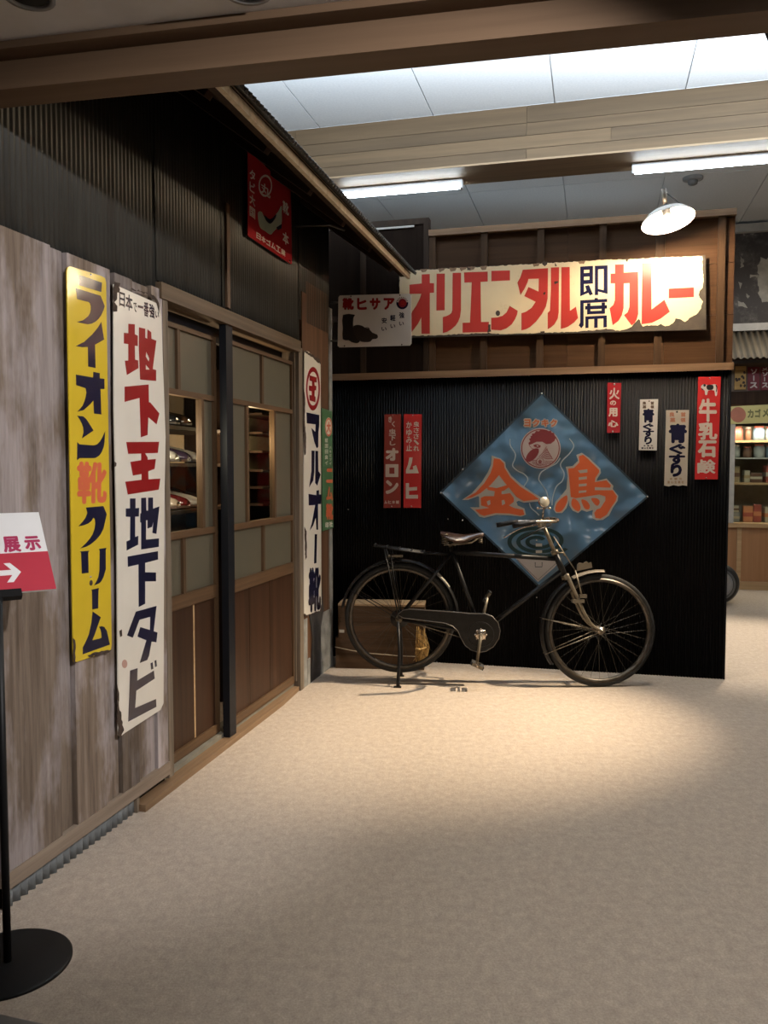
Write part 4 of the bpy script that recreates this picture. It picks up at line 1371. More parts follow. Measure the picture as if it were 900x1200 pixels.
# dark track spotlight at the top right corner of the view
t = thing('track_spotlight', 'black track spotlight hanging at the top right corner of the photo', 'spotlight', T(*tuple(at_z(912, -6, 2.475))))
MB().tube([(0, 0, 0), (0, 0, -.05)], .012, 8).build('stem', M_blackpost, t)
MB().tube([(.09, -.02, -.03), (-.005, .05, -.065)], .03, 16).build('spot_housing', M_blackpost, t)
for kx, lab in ((-.62, 'dark recessed fitting in the grey soffit at the top left edge'), (-.25, 'dark recessed fitting in the grey soffit left of centre')):
    p = at_z({-.62: 40, -.25: 292}[kx], {-.62: 3, -.25: -4}[kx], 2.475)
    t = thing('recessed_downlight', lab, 'ceiling light', T(p.x, p.y - .03, 2.475), 'recessed fittings in the front soffit')
    MB().lathe([(.06, 0), (.06, -.006), (.048, -.006), (.045, 0)], 24).build('trim_ring', plain('grey_ring', (.2, .2, .2), .5), t)
    MB().lathe([(.046, -.001), (.03, -.002), (0, -.002)], 24).build('lens', M_blackpost, t)

# ================================================================== WOODEN CRATES + STRAW ROPE
c0, c1 = at_z(393.5, 783), at_z(497, 785.5)
CF = Frame((c0.x, c0.y), (c1.x - c0.x, c1.y - c0.y))
cw = (c1 - c0).length


def crate(name, label, u0, u1, z0, z1, depth, boards, groove):
    t = thing('wooden_crate', label, 'crate', CF.M(u0, z0, 0), 'wooden crates behind the bicycle')
    W, H = u1 - u0, z1 - z0
    for side, (za, zb) in enumerate(((-.016, 0), (-depth, -depth + .016))):
        mb = MB()
        y = 0
        for hb in boards:
            mb.box(0, y * H + .001, za, W, (y + hb) * H - .001, zb)
            y += hb
        mb.build('side_boards', M_crate, t)
    for xa in (0, W - .016):
        MB().box(xa, 0, -depth + .017, xa + .016, H, -.017).build('end_board', M_crate, t)
    MB().box(.016, .0, -depth + .016, W - .016, .016, -.016).build('bottom', M_crate, t)
    return t, W, H


cr1, W1, H1 = crate('c', 'lower wooden crate tied with pale string behind the rear wheel', .0, cw, 0, .195, .20, (.5, .5), 0)
MB().box(.0, H1, -.20, W1, H1 + .012, -.0).build('lid', M_crate, cr1)
strv = [(-.004, .145, .004), (.10, .125, .004), (.25, .105, .004), (.42, .095, .004), (W1 - .03, .092, .004), (W1 + .004, .10, -.002), (W1 + .004, .11, -.1)]
MB().tube(strv, .003, 6).build('string', plain('pale_string', (.55, .46, .34), .8), cr1)
cr2, W2, H2 = crate('c', 'upper wooden crate with pale lid edge behind the rear wheel', .018, cw - .0, .2075, .425, .20, (.5, .5), 0)
MB().box(-.002, H2, -.205, W2 + .002, H2 + .012, .002).build('lid', wood('pale_lid', [(.3, (.30, .20, .11)), (.7, (.46, .32, .19))], 'u', .6), cr2, None, 'pale wooden lid')
MB().box(.006, .035, .0, .04, .055, .0012).build('paper_label', plain('paper', (.6, .57, .5), .7), cr2)
# straw bunch on the right end
t = tag(empty('straw_bundle', CF.M(cw - .025, .03, .0155)), 'bunch of golden straw hanging on the right end of the crates', 'straw')
mb = MB()
for i in range(90):
    x0 = RND.uniform(-.025, .035)
    y0 = RND.uniform(.15, .27)
    y1 = RND.uniform(0, .12)
    mb.tube([(x0, y0, RND.uniform(.0, .02)), (x0 + RND.uniform(-.02, .03), (y0 + y1) / 2, RND.uniform(.008, .035)), (x0 + RND.uniform(-.025, .025), y1, RND.uniform(.0, .02))], .0018, 4, False)
st = mb.build('straw_strands', M_straw, t)
st['kind'] = 'stuff'
mb = MB().tube([(-.03, .125, .03), (0, .12, .04), (.035, .13, .02), (.04, .135, -.01)], .008, 6)
mb.build('tie', M_straw, t)

# ================================================================== BICYCLE
bike = thing('bicycle', 'old black roadster bicycle on its rear stand before the black wall', 'bicycle', T(.106, 5.15, 0) @ Matrix.Rotation(math.radians(-4.9), 4, 'Z'))
M_bk = plain('worn_black_paint', (.009, .009, .010), .42, .0, spec=.3, var=.4, scale=30)
M_tyre = plain('old_tyre_rubber', (.013, .0125, .012), .8, var=.25, scale=40)
M_rim = plain('dull_steel_rim', (.10, .088, .075), .42, .8, var=.3, scale=30)
M_spoke = plain('dull_spoke', (.09, .082, .07), .45, .7)
M_chrome = plain('worn_chrome', (.46, .40, .34), .22, .9, var=.25, scale=30)
M_khaki = plain('khaki_fender', (.13, .105, .075), .5, .2, var=.25, scale=14)
M_dull = plain('dull_fork_metal', (.19, .165, .125), .42, .55, var=.35, scale=24)
M_leather = plain('worn_brown_leather', (.026, .012, .007), .3, var=.5, scale=18, coat=.3)
WR = .347
RH = Vector((-.008, 0, .405))
FH = Vector((1.228, 0, .346))
SEAT = Vector((.319, 0, .828))
BB = Vector((.496, 0, .323))
HT = Vector((.948, 0, .826))
HB_ = Vector((1.012, 0, .676))
axis = (HT - HB_).normalized()
ST = Matrix.Translation(HB_) @ Matrix.Rotation(math.radians(9), 4, axis) @ Matrix.Translation(-HB_)
toX = Matrix.Rotation(PI / 2, 4, 'X')      # lathe z -> bike -y


def wheel(name, hub, steer, spokes_dir):
    w = empty(name, Matrix.Identity(4))
    w.parent = bike
    w.matrix_local = (ST if steer else Matrix.Identity(4)) @ T(*hub)
    tr = WR - .019
    MB().lathe([(tr + .019 * math.cos(a), .018 * math.sin(a)) for a in [2 * PI * k / 12 for k in range(12)]], 72, toX, True).build('tyre', M_tyre, w)
    MB().lathe([(tr - .014, -.014), (tr - .006, -.017), (tr - .022, -.015), (tr - .03, -.006), (tr - .03, .006), (tr - .022, .015), (tr - .006, .017), (tr - .014, .014)], 72, toX, True).build('rim', M_rim, w)
    hubm = MB().lathe([(0, -.05), (.008, -.05), (.008, -.036), (.024, -.034), (.024, -.030), (.014, -.026), (.014, .026), (.024, .030), (.024, .034), (.008, .036), (.008, .05), (0, .05)], 20, toX)
    hubm.build('hub', M_chrome if steer else M_dull, w)
    base = None
    n = 32
    for k in range(n):
        a = 2 * PI * k / n
        side = 1 if k % 2 else -1
        off = (1 if (k // 2) % 2 else -1) * 1.1
        p0 = (.022 * math.cos(a + off), side * .032, .022 * math.sin(a + off))
        p1 = ((tr - .028) * math.cos(a), 0, (tr - .028) * math.sin(a))
        MB().tube([p0, p1], .0011, 5, False).build('spoke', M_spoke, w)
    return w


wheel('rear_wheel', RH, False, 1)
wheel('front_wheel', FH, True, 1)
MB().lathe([(0, -.034), (.055, -.034), (.058, -.02), (.055, -.008), (0, -.006)], 24, Matrix.Translation(RH) @ Matrix.Rotation(-PI / 2, 4, 'X')).build('brake_drum', M_bk, bike)
# frame
mb = MB()
mb.tube([SEAT + Vector((-.012, 0, -.005)), (HT + (HB_ - HT) * .26)], .0145, 12)
mb.tube([BB, HT + (HB_ - HT) * .74], .0155, 12)
mb.tube([SEAT + (SEAT - BB).normalized() * .03, BB], .0145, 12)
mb.tube([HT, HB_], .019, 14)
for s in (1, -1):
    mb.tube([SEAT + Vector((0, s * .02, -.01)), RH + Vector((0, s * .062, .01))], .0095, 8)
    mb.tube([BB + Vector((-.02, s * .02, 0)), BB + Vector((-.10, s * .045, .015)), RH + Vector((.02, s * .062, 0))], .010, 8)
mb.tube([BB + Vector((0, .038, 0)), BB + Vector((0, -.038, 0))], .022, 16)
mb.build('frame', M_bk, bike)
mb = MB()
mb.tube([SEAT + Vector((0, 0, .0)), SEAT + (SEAT - BB).normalized() * .062], .0125, 10)
mb.build('seat_post', M_dull, bike)
# chain case (right side = -y)
cc = [(.02, .468), (.058, .474), (.30, .462), (.44, .452), (.52, .452), (.565, .437), (.60, .40), (.614, .35), (.606, .30), (.575, .25), (.53, .22), (.485, .213), (.44, .225), (.40, .255), (.375, .30), (.355, .345), (.325, .372), (.28, .39), (.15, .405), (.02, .418), (-.015, .44)]
MXZ = Matrix(((1, 0, 0, 0), (0, 0, 1, 0), (0, 1, 0, 0), (0, 0, 0, 1)))  # x,y -> x,z ; z -> y
mb = MB().prism(cc, -.072, -.035)
mb.build('chain_case', M_bk, bike, MXZ, bevel=.006)
edge = [(x, -.073, z) for x, z in cc]
MB().tube(edge + [edge[0]], .0028, 6, False).build('chain_case_edge', plain('worn_edge_metal', (.12, .11, .10), .4, .5), bike)
ring = [(.496 + .078 * math.cos(a), -.073, .323 + .078 * math.sin(a)) for a in [2 * PI * k / 40 for k in range(41)]]
MB().tube(ring, .003, 5, False).build('case_ring', M_bk, bike)
mb = MB().lathe([(0, .006), (.030, .006), (.036, .0), (.036, -.004)], 24, T(.496, -.076, .323) @ Matrix.Rotation(PI / 2, 4, 'X'))
for k in range(8):
    a = 2 * PI * k / 8
    mb.lathe([(0, .006), (.006, .005), (.007, -.002)], 8, T(.496 + .034 * math.cos(a), -.076, .323 + .034 * math.sin(a)) @ Matrix.Rotation(PI / 2, 4, 'X'))
mb.build('chainring_hub', M_chrome, bike)
# cranks + pedals
for s, dx, dz in ((-1, -.022, -.168), (1, .046, .20)):
    q = Vector((BB.x + dx, s * .098, BB.z + dz))
    a0 = Vector((BB.x, s * .088, BB.z))
    mb = MB().tube([a0, a0.lerp(q, .5), q], [.013, .010, .009], 10)
    mb.tube([a0 + Vector((0, -s * .05, 0)), a0 + Vector((0, s * .012, 0))], .010, 10)
    mb.build('crank', M_dull, bike)
    pd = empty('pedal', Matrix.Identity(4))
    pd.parent = bike
    pd.matrix_local = T(*q) @ Matrix.Rotation(math.radians(24 if s < 0 else -60), 4, 'Y')
    MB().tube([(0, 0, 0), (0, s * .105, 0)], .0055, 8).build('axle', M_chrome, pd)
    for xx in (-.028, .028):
        m_ = MB()
        m_.box(xx - .012, min(s * .018, s * .098), -.011, xx + .012, max(s * .018, s * .098), .011)
        m_.build('rubber_block', M_tyre, pd, None, None, .003)
    m_ = MB()
    for yy in (.014, .100):
        m_.box(-.034, s * yy - .0015, -.009, .034, s * yy + .0015, .009)
    m_.build('cage', M_dull, pd)
# small lower chain line
MB().tube([(.02, -.05, .40), (.18, -.05, .355), (.37, -.05, .30)], .0035, 6).build('chain', M_dull, bike)
# saddle
mb = MB()
prof = [(.247, .055, .952, .012), (.262, .095, .950, .022), (.30, .105, .946, .036), (.345, .092, .938, .048), (.39, .062, .933, .042), (.44, .036, .938, .028), (.485, .024, .945, .022), (.508, .016, .946, .02), (.516, .006, .942, .012)]
rows = []
for (x, hw, z, dp) in prof:
    row = []
    for k in range(13):
        t = k / 12 * 2 - 1
        yy = hw * t
        zz = z - dp * abs(t) ** 2.4
        row.append((x, yy, zz))
    for k in range(12, -1, -1):
        t = k / 12 * 2 - 1
        row.append((x, hw * t * .94, z - dp * abs(t) ** 2.4 - .006))
    rows.append(row)
vs = [p for r in rows for p in r]
m = len(rows[0])
fs = []
for i in range(len(rows) - 1):
    for k in range(m):
        fs.append((i * m + k, i * m + (k + 1) % m, (i + 1) * m + (k + 1) % m, (i + 1) * m + k))
fs += [tuple(range(m)), tuple(range((len(rows) - 1) * m + m - 1, (len(rows) - 1) * m - 1, -1))]
mb.add(vs, fs, True)
sad = mb.build('saddle', M_leather, bike)
mb = MB()
for s in (1, -1):
    mb.tube([(.50, s * .012, .925), (.44, s * .03, .885), (.33, s * .04, .872), (.27, s * .06, .874)], .0042, 6)
    coil = [(.275 + .018 * math.cos(a), s * .062 + .018 * math.sin(a), .878 + a / (2 * PI) * .0125) for a in [2 * PI * 5 * k / 60 for k in range(61)]]
    mb.tube(coil, .0032, 5)
coil = [(.492 + .012 * math.cos(a), .012 * math.sin(a), .882 + a / (2 * PI) * .011) for a in [2 * PI * 5 * k / 60 for k in range(61)]]
mb.tube(coil, .003, 5)
mb.tube([(.27, -.075, .872), (.27, .075, .872)], .0045, 6)
mb.tube([(.335, -.05, .878), (.335, .05, .878)], .012, 10)
mb.build('saddle_springs', M_dull, bike)


def fender(name, c, r, a0, a1, hw, mat, M=None, n=40):
    """curved strip with an arched section, about the y axis through c"""
    mb = MB()
    rows = []
    for i in range(n + 1):
        a = a0 + (a1 - a0) * i / n
        row = []
        for k in range(7):
            t = k / 6 * 2 - 1
            rr = r - .014 * t * t
            row.append((c[0] + rr * math.cos(a), c[1] + hw * t, c[2] + rr * math.sin(a)))
        for k in range(6, -1, -1):
            t = k / 6 * 2 - 1
            rr = r - .014 * t * t - .0022
            row.append((c[0] + rr * math.cos(a), c[1] + hw * t, c[2] + rr * math.sin(a)))
        rows.append(row)
    m = 14
    vs = [p for q in rows for p in q]
    fs = [(i * m + k, i * m + (k + 1) % m, (i + 1) * m + (k + 1) % m, (i + 1) * m + k) for i in range(n) for k in range(m)]
    fs += [tuple(range(m)), tuple(range(n * m + m - 1, n * m - 1, -1))]
    mb.add(vs, fs, True)
    return mb.build(name, mat, bike, M)


R_ = math.radians
FR = WR + .028
rf = fender('rear_fender', RH, FR, R_(2), R_(170), .030, M_bk)
m_ = MB()
fp = fender('fender_flash', RH, FR + .002, R_(33), R_(53), .026, plain('cream_paint', (.42, .39, .31), .5))
fp['label'] = 'pale painted patch on the rear fender'
ff = fender('front_fender', FH, FR, R_(118), R_(214), .030, M_bk, ST)
fender('front_fender_tip', FH, FR, R_(86), R_(118), .030, M_khaki, ST)['label'] = 'khaki front end of the fender'
# number plate riding on the front fender
pl = [(1.085, .712), (1.135, .722), (1.182, .732), (1.175, .766), (1.158, .760), (1.146, .772), (1.126, .760), (1.100, .764), (1.088, .752)]
MB().prism(pl, -.004, .004).build('fender_plate', M_khaki, bike, ST @ MXZ)
# fender stays
mb = MB()
for s in (1, -1):
    for a in (168, 202):
        mb.tube([FH + Vector((0, s * .05, 0)), FH + Vector((FR * math.cos(R_(a)), s * .028, FR * math.sin(R_(a))))], .0026, 6)
mb.build('front_fender_stays', M_dull, bike, ST)
mb = MB()
for s in (1, -1):
    mb.tube([RH + Vector((0, s * .062, 0)), RH + Vector((FR * math.cos(R_(150)), s * .03, FR * math.sin(R_(150))))], .003, 6)
mb.build('rear_fender_stays', M_bk, bike)
# fork: blades, crown, steerer
mb = MB()
for s in (1, -1):
    mb.tube(smooth_line([tuple(HB_ + Vector((.0, s * .032, .02))), tuple(HB_ + Vector((.03, s * .036, -.05))), tuple(HB_ + Vector((.07, s * .040, -.135))), tuple(HB_ + Vector((.11, s * .044, -.225))), tuple(HB_ + Vector((.155, s * .047, -.29))), tuple(FH + Vector((0, s * .05, 0)))], 4), [.0125] * 5 + [.0115] * 5 + [.010] * 5 + [.008] * 5 + [.0065], 10)
mb.build('fork', M_dull, bike, ST)
mb = MB().tube([HB_ + Vector((0, .042, .0)), HB_ + Vector((0, -.042, .0))], .016, 12)
mb.tube([HB_ + axis * -.012, HB_ + axis * .012], .024, 14)
mb.tube([HT + axis * -.01, HT + axis * .014], .023, 14)
mb.build('headset', M_dull, bike, ST)
mb = MB().tube([HT, HT + axis * .205], .0115, 10)
mb.build('stem', M_dull, bike, ST)
# rod brake along the head tube
mb = MB()
mb.tube([HT + Vector((.035, -.03, -.02)) + axis * .13, HB_ + Vector((.055, -.03, .04))], .0035, 6)
mb.tube([HT + Vector((.006, -.028, .0)), HT + Vector((.045, -.03, .0)), HT + Vector((.052, -.03, -.02))], .005, 6)
mb.tube([HB_ + Vector((.055, -.03, .04)), HB_ + Vector((.075, -.045, -.05)), HB_ + Vector((.09, -.048, -.11))], .005, 6)
mb.box(HB_.x + .075, -.055, HB_.z - .125, HB_.x + .12, -.03, HB_.z - .105)
mb.box(HB_.x + .03, -.055, HB_.z - .155, HB_.x + .105, -.03, HB_.z - .135)
mb.build('rod_brake', M_dull, bike, ST)
# handlebar (steered with the fork)
TOP = HT + axis * .20
bar = {}
for s in (1, -1):
    pts = [TOP + Vector((0, 0, .012)), TOP + Vector((.045, s * .05, .024)), TOP + Vector((.065, s * .11, .016)), TOP + Vector((.035, s * .18, .008)), TOP + Vector((-.05, s * .225, .006)), TOP + Vector((-.13, s * .24, .004))]
    MB().tube(smooth_line([tuple(p) for p in pts], 6), .0105, 10).build('handlebar', M_chrome if True else M_bk, bike, ST)
    g0, g1 = TOP + Vector((-.10, s * .236, .006)), TOP + Vector((-.235, s * .25, -.018))
    MB().tube([g0, g0.lerp(g1, .3), g0.lerp(g1, .7), g1], [.014, .0155, .0155, .0165], 12).build('grip', M_blackpost, bike, ST)
    lv = [TOP + Vector((.03, s * .10, -.005)), TOP + Vector((-.01, s * .19, -.02)), TOP + Vector((-.08, s * .24, -.04)), TOP + Vector((-.19, s * .245, -.10))]
    MB().tube(smooth_line([tuple(p) for p in lv], 5), .0045, 8).build('brake_lever', M_bk if s < 0 else M_chrome, bike, ST)
mb = MB().tube([TOP + Vector((0, .03, -.015)), TOP + Vector((0, -.03, -.015))], .018, 12)
mb.tube([TOP + Vector((-.015, 0, -.03)), TOP + Vector((-.01, 0, .02))], .014, 10)
mb.build('handlebar_clamp', M_dull, bike, ST)
# front lamp facing forward on a bracket above the bar: seen as a round chromed bowl
lh = TOP + Vector((.005, -.02, .125))
hl = empty('head_lamp', Matrix.Identity(4))
hl.parent = bike
hl.matrix_local = ST @ T(*lh) @ Matrix.Rotation(math.radians(78), 4, 'X') @ Matrix.Rotation(math.radians(10), 4, 'Y')
MB().lathe([(0, -.03), (.02, -.028), (.030, -.015), (.034, .0), (.0345, .01), (.031, .013)], 28).build('lamp_bowl', M_chrome, hl)
MB().lathe([(.031, .012), (.022, .017), (0, .019)], 28).build('lamp_glass', plain('lamp_lens', (.5, .46, .38), .12, .5, var=.05), hl)
mb = MB().tube([lh + Vector((0, 0, -.033)), TOP + Vector((.0, -.005, .02))], .006, 8)
mb.tube([lh + Vector((-.035, 0, -.038)), lh + Vector((.035, 0, -.038))], .004, 6)
for dx in (-.036, .036):
    mb.lathe([(0, .008), (.008, .006), (.008, -.006), (0, -.008)], 10, T(lh.x + dx, lh.y, lh.z - .036) @ Matrix.Rotation(PI / 2, 4, 'X'))
mb.build('lamp_bracket', M_chrome, bike, ST)
# rear carrier
mb = MB()
ra, rb_ = Vector((-.17, 0, .862)), Vector((.15, 0, .818))
for yy in (-.062, -.03, 0, .03, .062):
    mb.tube([ra + Vector((0, yy, 0)), rb_ + Vector((0, yy, 0))], .005, 6)
for k in range(5):
    p = ra.lerp(rb_, k / 4 * .96 + .02)
    mb.tube([p + Vector((0, -.064, .004)), p + Vector((0, .064, .004))], .0065, 6)
mb.tube([rb_ + Vector((0, -.05, 0)), SEAT + Vector((-.02, -.02, -.02))], .005, 6)
mb.tube([rb_ + Vector((0, .05, 0)), SEAT + Vector((-.02, .02, -.02))], .005, 6)
for s in (1, -1):
    mb.tube([Vector((-.10, s * .062, .85)), RH + Vector((0, s * .068, .01))], .005, 6)
    mb.tube([Vector((-.065, s * .062, .845)), RH + Vector((.01, s * .068, .01))], .0035, 6)
mb.build('rear_carrier', M_bk, bike)
mb = MB()
mb.box(-.08, -.03, .79, .01, .03, .80)
mb.build('carrier_clip', M_dull, bike)
# rear stand
mb = MB()
for s in (1, -1):
    mb.tube([RH + Vector((-.005, s * .07, -.01)), Vector((-.002, s * .10, .20)), Vector((-.008, s * .132, .03)), Vector((-.008, s * .138, .006))], [.009, .010, .011, .012], 8)
    mb.box(-.035, s * .138 - .012, 0, .012, s * .138 + .012, .008)
mb.tube([(-.006, .125, .075), (-.006, -.125, .075)], .006, 6)
mb.build('rear_stand', M_bk, bike)

# ================================================================== FLOOR STAND WITH SIGN (left edge)
bp = at_z(9, 1130)
stn = thing('floor_stand', 'black floor stand at the left edge holding a slanted red and white direction board', 'sign stand', T(bp.x, bp.y, 0))
MB().lathe([(0, 0), (.166, 0), (.166, .006), (.160, .009), (0, .010)], 56).build('base', M_blacksat, stn)
MB().tube([(0, 0, .008), (0, 0, .99)], .0105, 14).build('pole', M_blacksat, stn)
ua, va = Vector((math.cos(R_(35)), math.sin(R_(35)), 0)), None
bk_ = Vector((-math.sin(R_(35)), math.cos(R_(35)), 0))
ta = R_(43)
va = bk_ * math.sin(ta) + Vector((0, 0, 1)) * math.cos(ta)
na = ua.cross(va)
# lower right corner of the board from the photo, at the stand's own depth
D0 = 2.3
r = ray(66, 690)
P0 = OEYE + r * (D0 / (r.y))
m4 = Matrix.Identity(4)
for i in range(3):
    m4[i][0], m4[i][1], m4[i][2] = ua[i], va[i], na[i]
BWd, BHt = .29, .282
org = P0 - ua * BWd
for i in range(3):
    m4[i][3] = org[i]
lm = stn.matrix_world.inverted() @ m4
bd = MB().box(0, 0, -.006, BWd, BHt, 0).build('sign_board', plain('board_white', (.80, .80, .80), .4, var=.02), stn, lm)
MB().box(0, 0, 0, BWd, BHt * .475, .0006).build('red_band', plain('poster_red', (.47, .035, .06), .45, var=.03), stn, lm)
mb = MB()
text_in(mb, '示', [(BWd - .058, BHt * .495), (BWd - .0145, BHt * .495), (BWd - .0145, BHt * .68), (BWd - .058, BHt * .68)], .0008, .05)
text_in(mb, '展', [(BWd - .115, BHt * .485), (BWd - .069, BHt * .485), (BWd - .069, BHt * .69), (BWd - .115, BHt * .69)], .0008, .045)
text_in(mb, 'ト', [(BWd - .158, BHt * .485), (BWd - .126, BHt * .485), (BWd - .126, BHt * .69), (BWd - .158, BHt * .69)], .0008, .07)
mb.build('lettering', plain('poster_magenta', (.40, .03, .10), .5, var=.03), stn, lm)
ax, ay = BWd - .082, BHt * .235
arr = [(ax, ay), (ax - .024, ay + .033), (ax - .041, ay + .033), (ax - .024, ay + .009), (ax - .085, ay + .009), (ax - .085, ay - .009), (ax - .024, ay - .009), (ax - .041, ay - .033), (ax - .024, ay - .033)]
V, Fc = fill_polys([[arr]], .0004)
MB().add([(x, y, z + .001) for x, y, z in V], Fc, False).build('arrow', plain('board_white', ()), stn, lm)
MB().box(BWd - .24, -.018, -.012, BWd - .092, .006, .008).build('holder', M_blacksat, stn, lm)
hp = stn.matrix_world.inverted() @ (org + ua * (BWd - .145) - va * .006)
MB().tube([(0, 0, .93), (hp.x * .5, hp.y * .5, .985), tuple(hp)], .008, 8).build('neck', M_blacksat, stn)

# ================================================================== FAR SHOP ON THE RIGHT
def fs(x, y, off=0):
    return FS.px(x, y, off)


u0f, u1f = fs(846, 600)[0] - .25, fs(985, 600)[0]
zc = fs(880, 613)[1]
cnt = thing('shop_counter', 'orange brown panelled counter under the glass shelves of the far shop', 'counter', FS.M(u0f, 0, 0))
Wc = u1f - u0f
mb = MB()
pn = [0, fs(866, 640)[0] - u0f, fs(866, 640)[0] - u0f + .55, Wc]
for i in range(len(pn) - 1):
    MB().box(pn[i] + .004, .09, -.02, pn[i + 1] - .004, zc - .05, 0).build('front_panel', M_orangewood, cnt)
for x in pn[1:-1]:
    MB().box(x - .022, .09, -.02, x + .022, zc - .05, .016).build('panel_batten', M_tanwood, cnt)
MB().box(0, 0, -.03, Wc, .09, .03).build('plinth', M_tanwood, cnt)
MB().box(0, zc - .05, -.55, Wc, zc, .03).build('counter_top', M_tanwood, cnt)
MB().box(0, 0, -.55, Wc, zc - .05, -.03).build('carcass', M_darkwood, cnt)
# glass case on the counter
zt = fs(880, 497)[1]
gc = thing('display_case', 'glazed display case on the far shop counter, filled with jars and packets', 'display case', FS.M(u0f, zc, 0))
MB().box(0, 0, -.52, Wc, zt - zc, -.50).build('back_panel', plain('case_back', (.34, .29, .22), .7), gc)
for z_ in (fs(880, 567)[1] - zc, fs(880, 517)[1] - zc):
    MB().box(0, z_ - .012, -.49, Wc, z_ + .012, -.07).build('shelf', M_tanwood, gc)
zmid = fs(880, 537)[1] - zc
MB().box(0, zmid - .006, -.49, Wc, zmid + .006, -.06).build('shelf', plain('grey_shelf', (.3, .3, .28), .5), gc)
MB().box(0, 0.001, -.008, Wc, zt - zc, -.002).build('front_glass', M_glass, gc, None, 'clear glass front')
xp = fs(856.5, 560)[0]
structure(MB().box(xp - .03, zc + .002, .002, xp + .03, zt + .08, .04).build('trim_13', M_white, None, FS.M()))
light('case_light', 'AREA', FS.world((u0f + u1f) / 2, zt - .04, -.035), 22, (1, .88, .7), tuple(FS.world((u0f + u1f) / 2, zc, -.3)), shape='RECTANGLE', size=Wc * .9, size_y=.06)

# yellow fascia sign
sg = Sign('shop_sign', 'yellow green fascia sign with red tomato disc above the far glass case', 'sign', FS,
          [(848, 477), (985, 469), (985, 492), (848, 497.5)], .02, enamel('pale_yellow_green', (.50, .46, .20), .4, .1), .03)
sg.polys('disc', [[ellipse(864.5, 486.2, 9, 9, 30)]], plain('tomato_red', (.36, .13, .08), .5), 1, label='dull red disc')
sg.text('lettering', [('カ', (875.5, 480, 882.5, 490), .06), ('ゴ', (884, 479.5, 891, 489.5), .06), ('メ', (893, 479, 900, 489), .06)], plain('dark_green_print', (.13, .13, .05), .5), 1)
# beam over the fascia
b0, b1 = fs(880, 475.5)[1], fs(880, 459)[1]
structure(MB().box(u0f, b0 + .01, -.5, u1f, b1, .06).build('trim_9', M_darkwood, None, FS.M()))
# signs in the band under the awning
yb = thing('crate_sign', 'worn yellow orange packing board beside the red sauce signs of the far shop', 'sign', FS.M(fs(866, 458)[0], fs(866, 457)[1], .05))
w_, h_ = fs(873.5, 450)[0] - fs(860.5, 450)[0], fs(866, 430)[1] - fs(866, 457)[1]
MB().box(-w_ / 2, 0, 0, w_ / 2, h_, .02).build('board', wood('packing_board', [(.3, (.30, .17, .05)), (.7, (.50, .31, .11))], 'u', .7), yb)
V, Fc = fill_polys([[rough(ellipse(RND.uniform(-.4, .4) * w_, RND.uniform(.1, .9) * h_, .012, .016, 8), .01, .004, RND)] for i in range(9)], .0006)
MB().add([(x, y, z + .021) for x, y, z in V], Fc, False).build('dark_print', M_rust, yb)
for k, (x0, x1, chars, lab) in enumerate(((876, 890, ('ソ', 'ー', 'ス'), 'dark red sauce sign next to the yellow packing board in the far shop'), (891, 908, ('メ', 'ソ', 'ー', 'ス'), 'dark red sauce sign at the right photo edge under the far awning'))):
    s = Sign('enamel_sign', lab, 'sign', FS, [(x0, 430.5), (x1, 430), (x1, 457), (x0, 457.5)], .05, enamel('dark_red_enamel', (.16, .018, .022), .4, .2), .01)
    if k == 0:
        s.text('lettering', [('ソ', (879.5, 432.5, 887, 438.5), .06), ('丨', (882.5, 440, 884.3, 446.5), .1), ('ス', (878.5, 448, 887.5, 455), .06)], M_palepink)
    else:
        s.text('lettering', [('メ', (892.5, 430.8, 899.5, 434.8), .06), ('ソ', (893, 436, 899.5, 441), .06), ('丨', (895.2, 442, 896.8, 447), .1), ('ス', (892.5, 448.5, 900, 454.5), .06)], M_palepink)
structure(MB().box(u0f, fs(880, 459)[1], -.5, u1f, fs(880, 426)[1], .045).build('trim_10', plain('far_fascia_board', (.13, .09, .06), .7), None, FS.M()))
# sloping corrugated awning
az0, az1 = fs(880, 424)[1], fs(880, 388)[1]
aw = thing('corrugated_awning', 'pale rusty corrugated awning over the far shop on the right', 'awning', FS.M(u0f, az0, .02))
L_ = math.hypot(.42, az1 - az0)
an = math.atan2(az1 - az0, .42)
AM = Matrix(((1, 0, 0, 0), (0, math.sin(an), math.cos(an), 0), (0, -math.cos(an), math.sin(an), .42), (0, 0, 0, 1)))
MB().sheet(0, Wc, -.02, L_, .062, .012, .0).build('sheet', M_awn_sheet, aw, AM)
MB().box(0, -.03, .36, Wc, -.005, .40).build('front_batten', M_darkwood, aw)
# white boards and grimy painted panel above
pz0, pz1 = fs(880, 388)[1], fs(880, 379.5)[1]
structure(MB().box(u0f, pz0, -.1, u1f, pz1, .05).build('trim_11', M_white, None, FS.M()))
pz2, pz3 = fs(880, 272.5)[1], fs(880, 263)[1]
structure(MB().box(u0f, pz2, -.1, u1f, pz3, .05).build('trim_12', M_white, None, FS.M()))
m, nt, bs = newmat('grimy_panel')
nn = noise(nt, coords(nt), 3.2, 8, .75)
nt.links.new(ramp(nt, nn, [(.5, (.035, .028, .024)), (.60, (.08, .07, .06)), (.66, (.26, .24, .2))]), bs.inputs['Base Color'])
bs.inputs['Roughness'].default_value = .7
gp = thing('painted_panel', 'large grimy dark panel with flaking pale paint above the far awning', 'panel', FS.M(u0f, pz1, -.02))
MB().box(0, 0, -.02, Wc, pz2 - pz1, .0).build('panel', m, gp)
pa = [(fs(x, y)[0] - u0f, fs(x, y)[1] - pz1) for x, y in ((889, 308), (893, 300), (898, 303), (905, 297), (920, 300), (928, 330), (918, 358), (904, 357), (899, 352), (893, 353), (889, 344), (891, 336), (887, 330), (890, 322), (888, 315))]
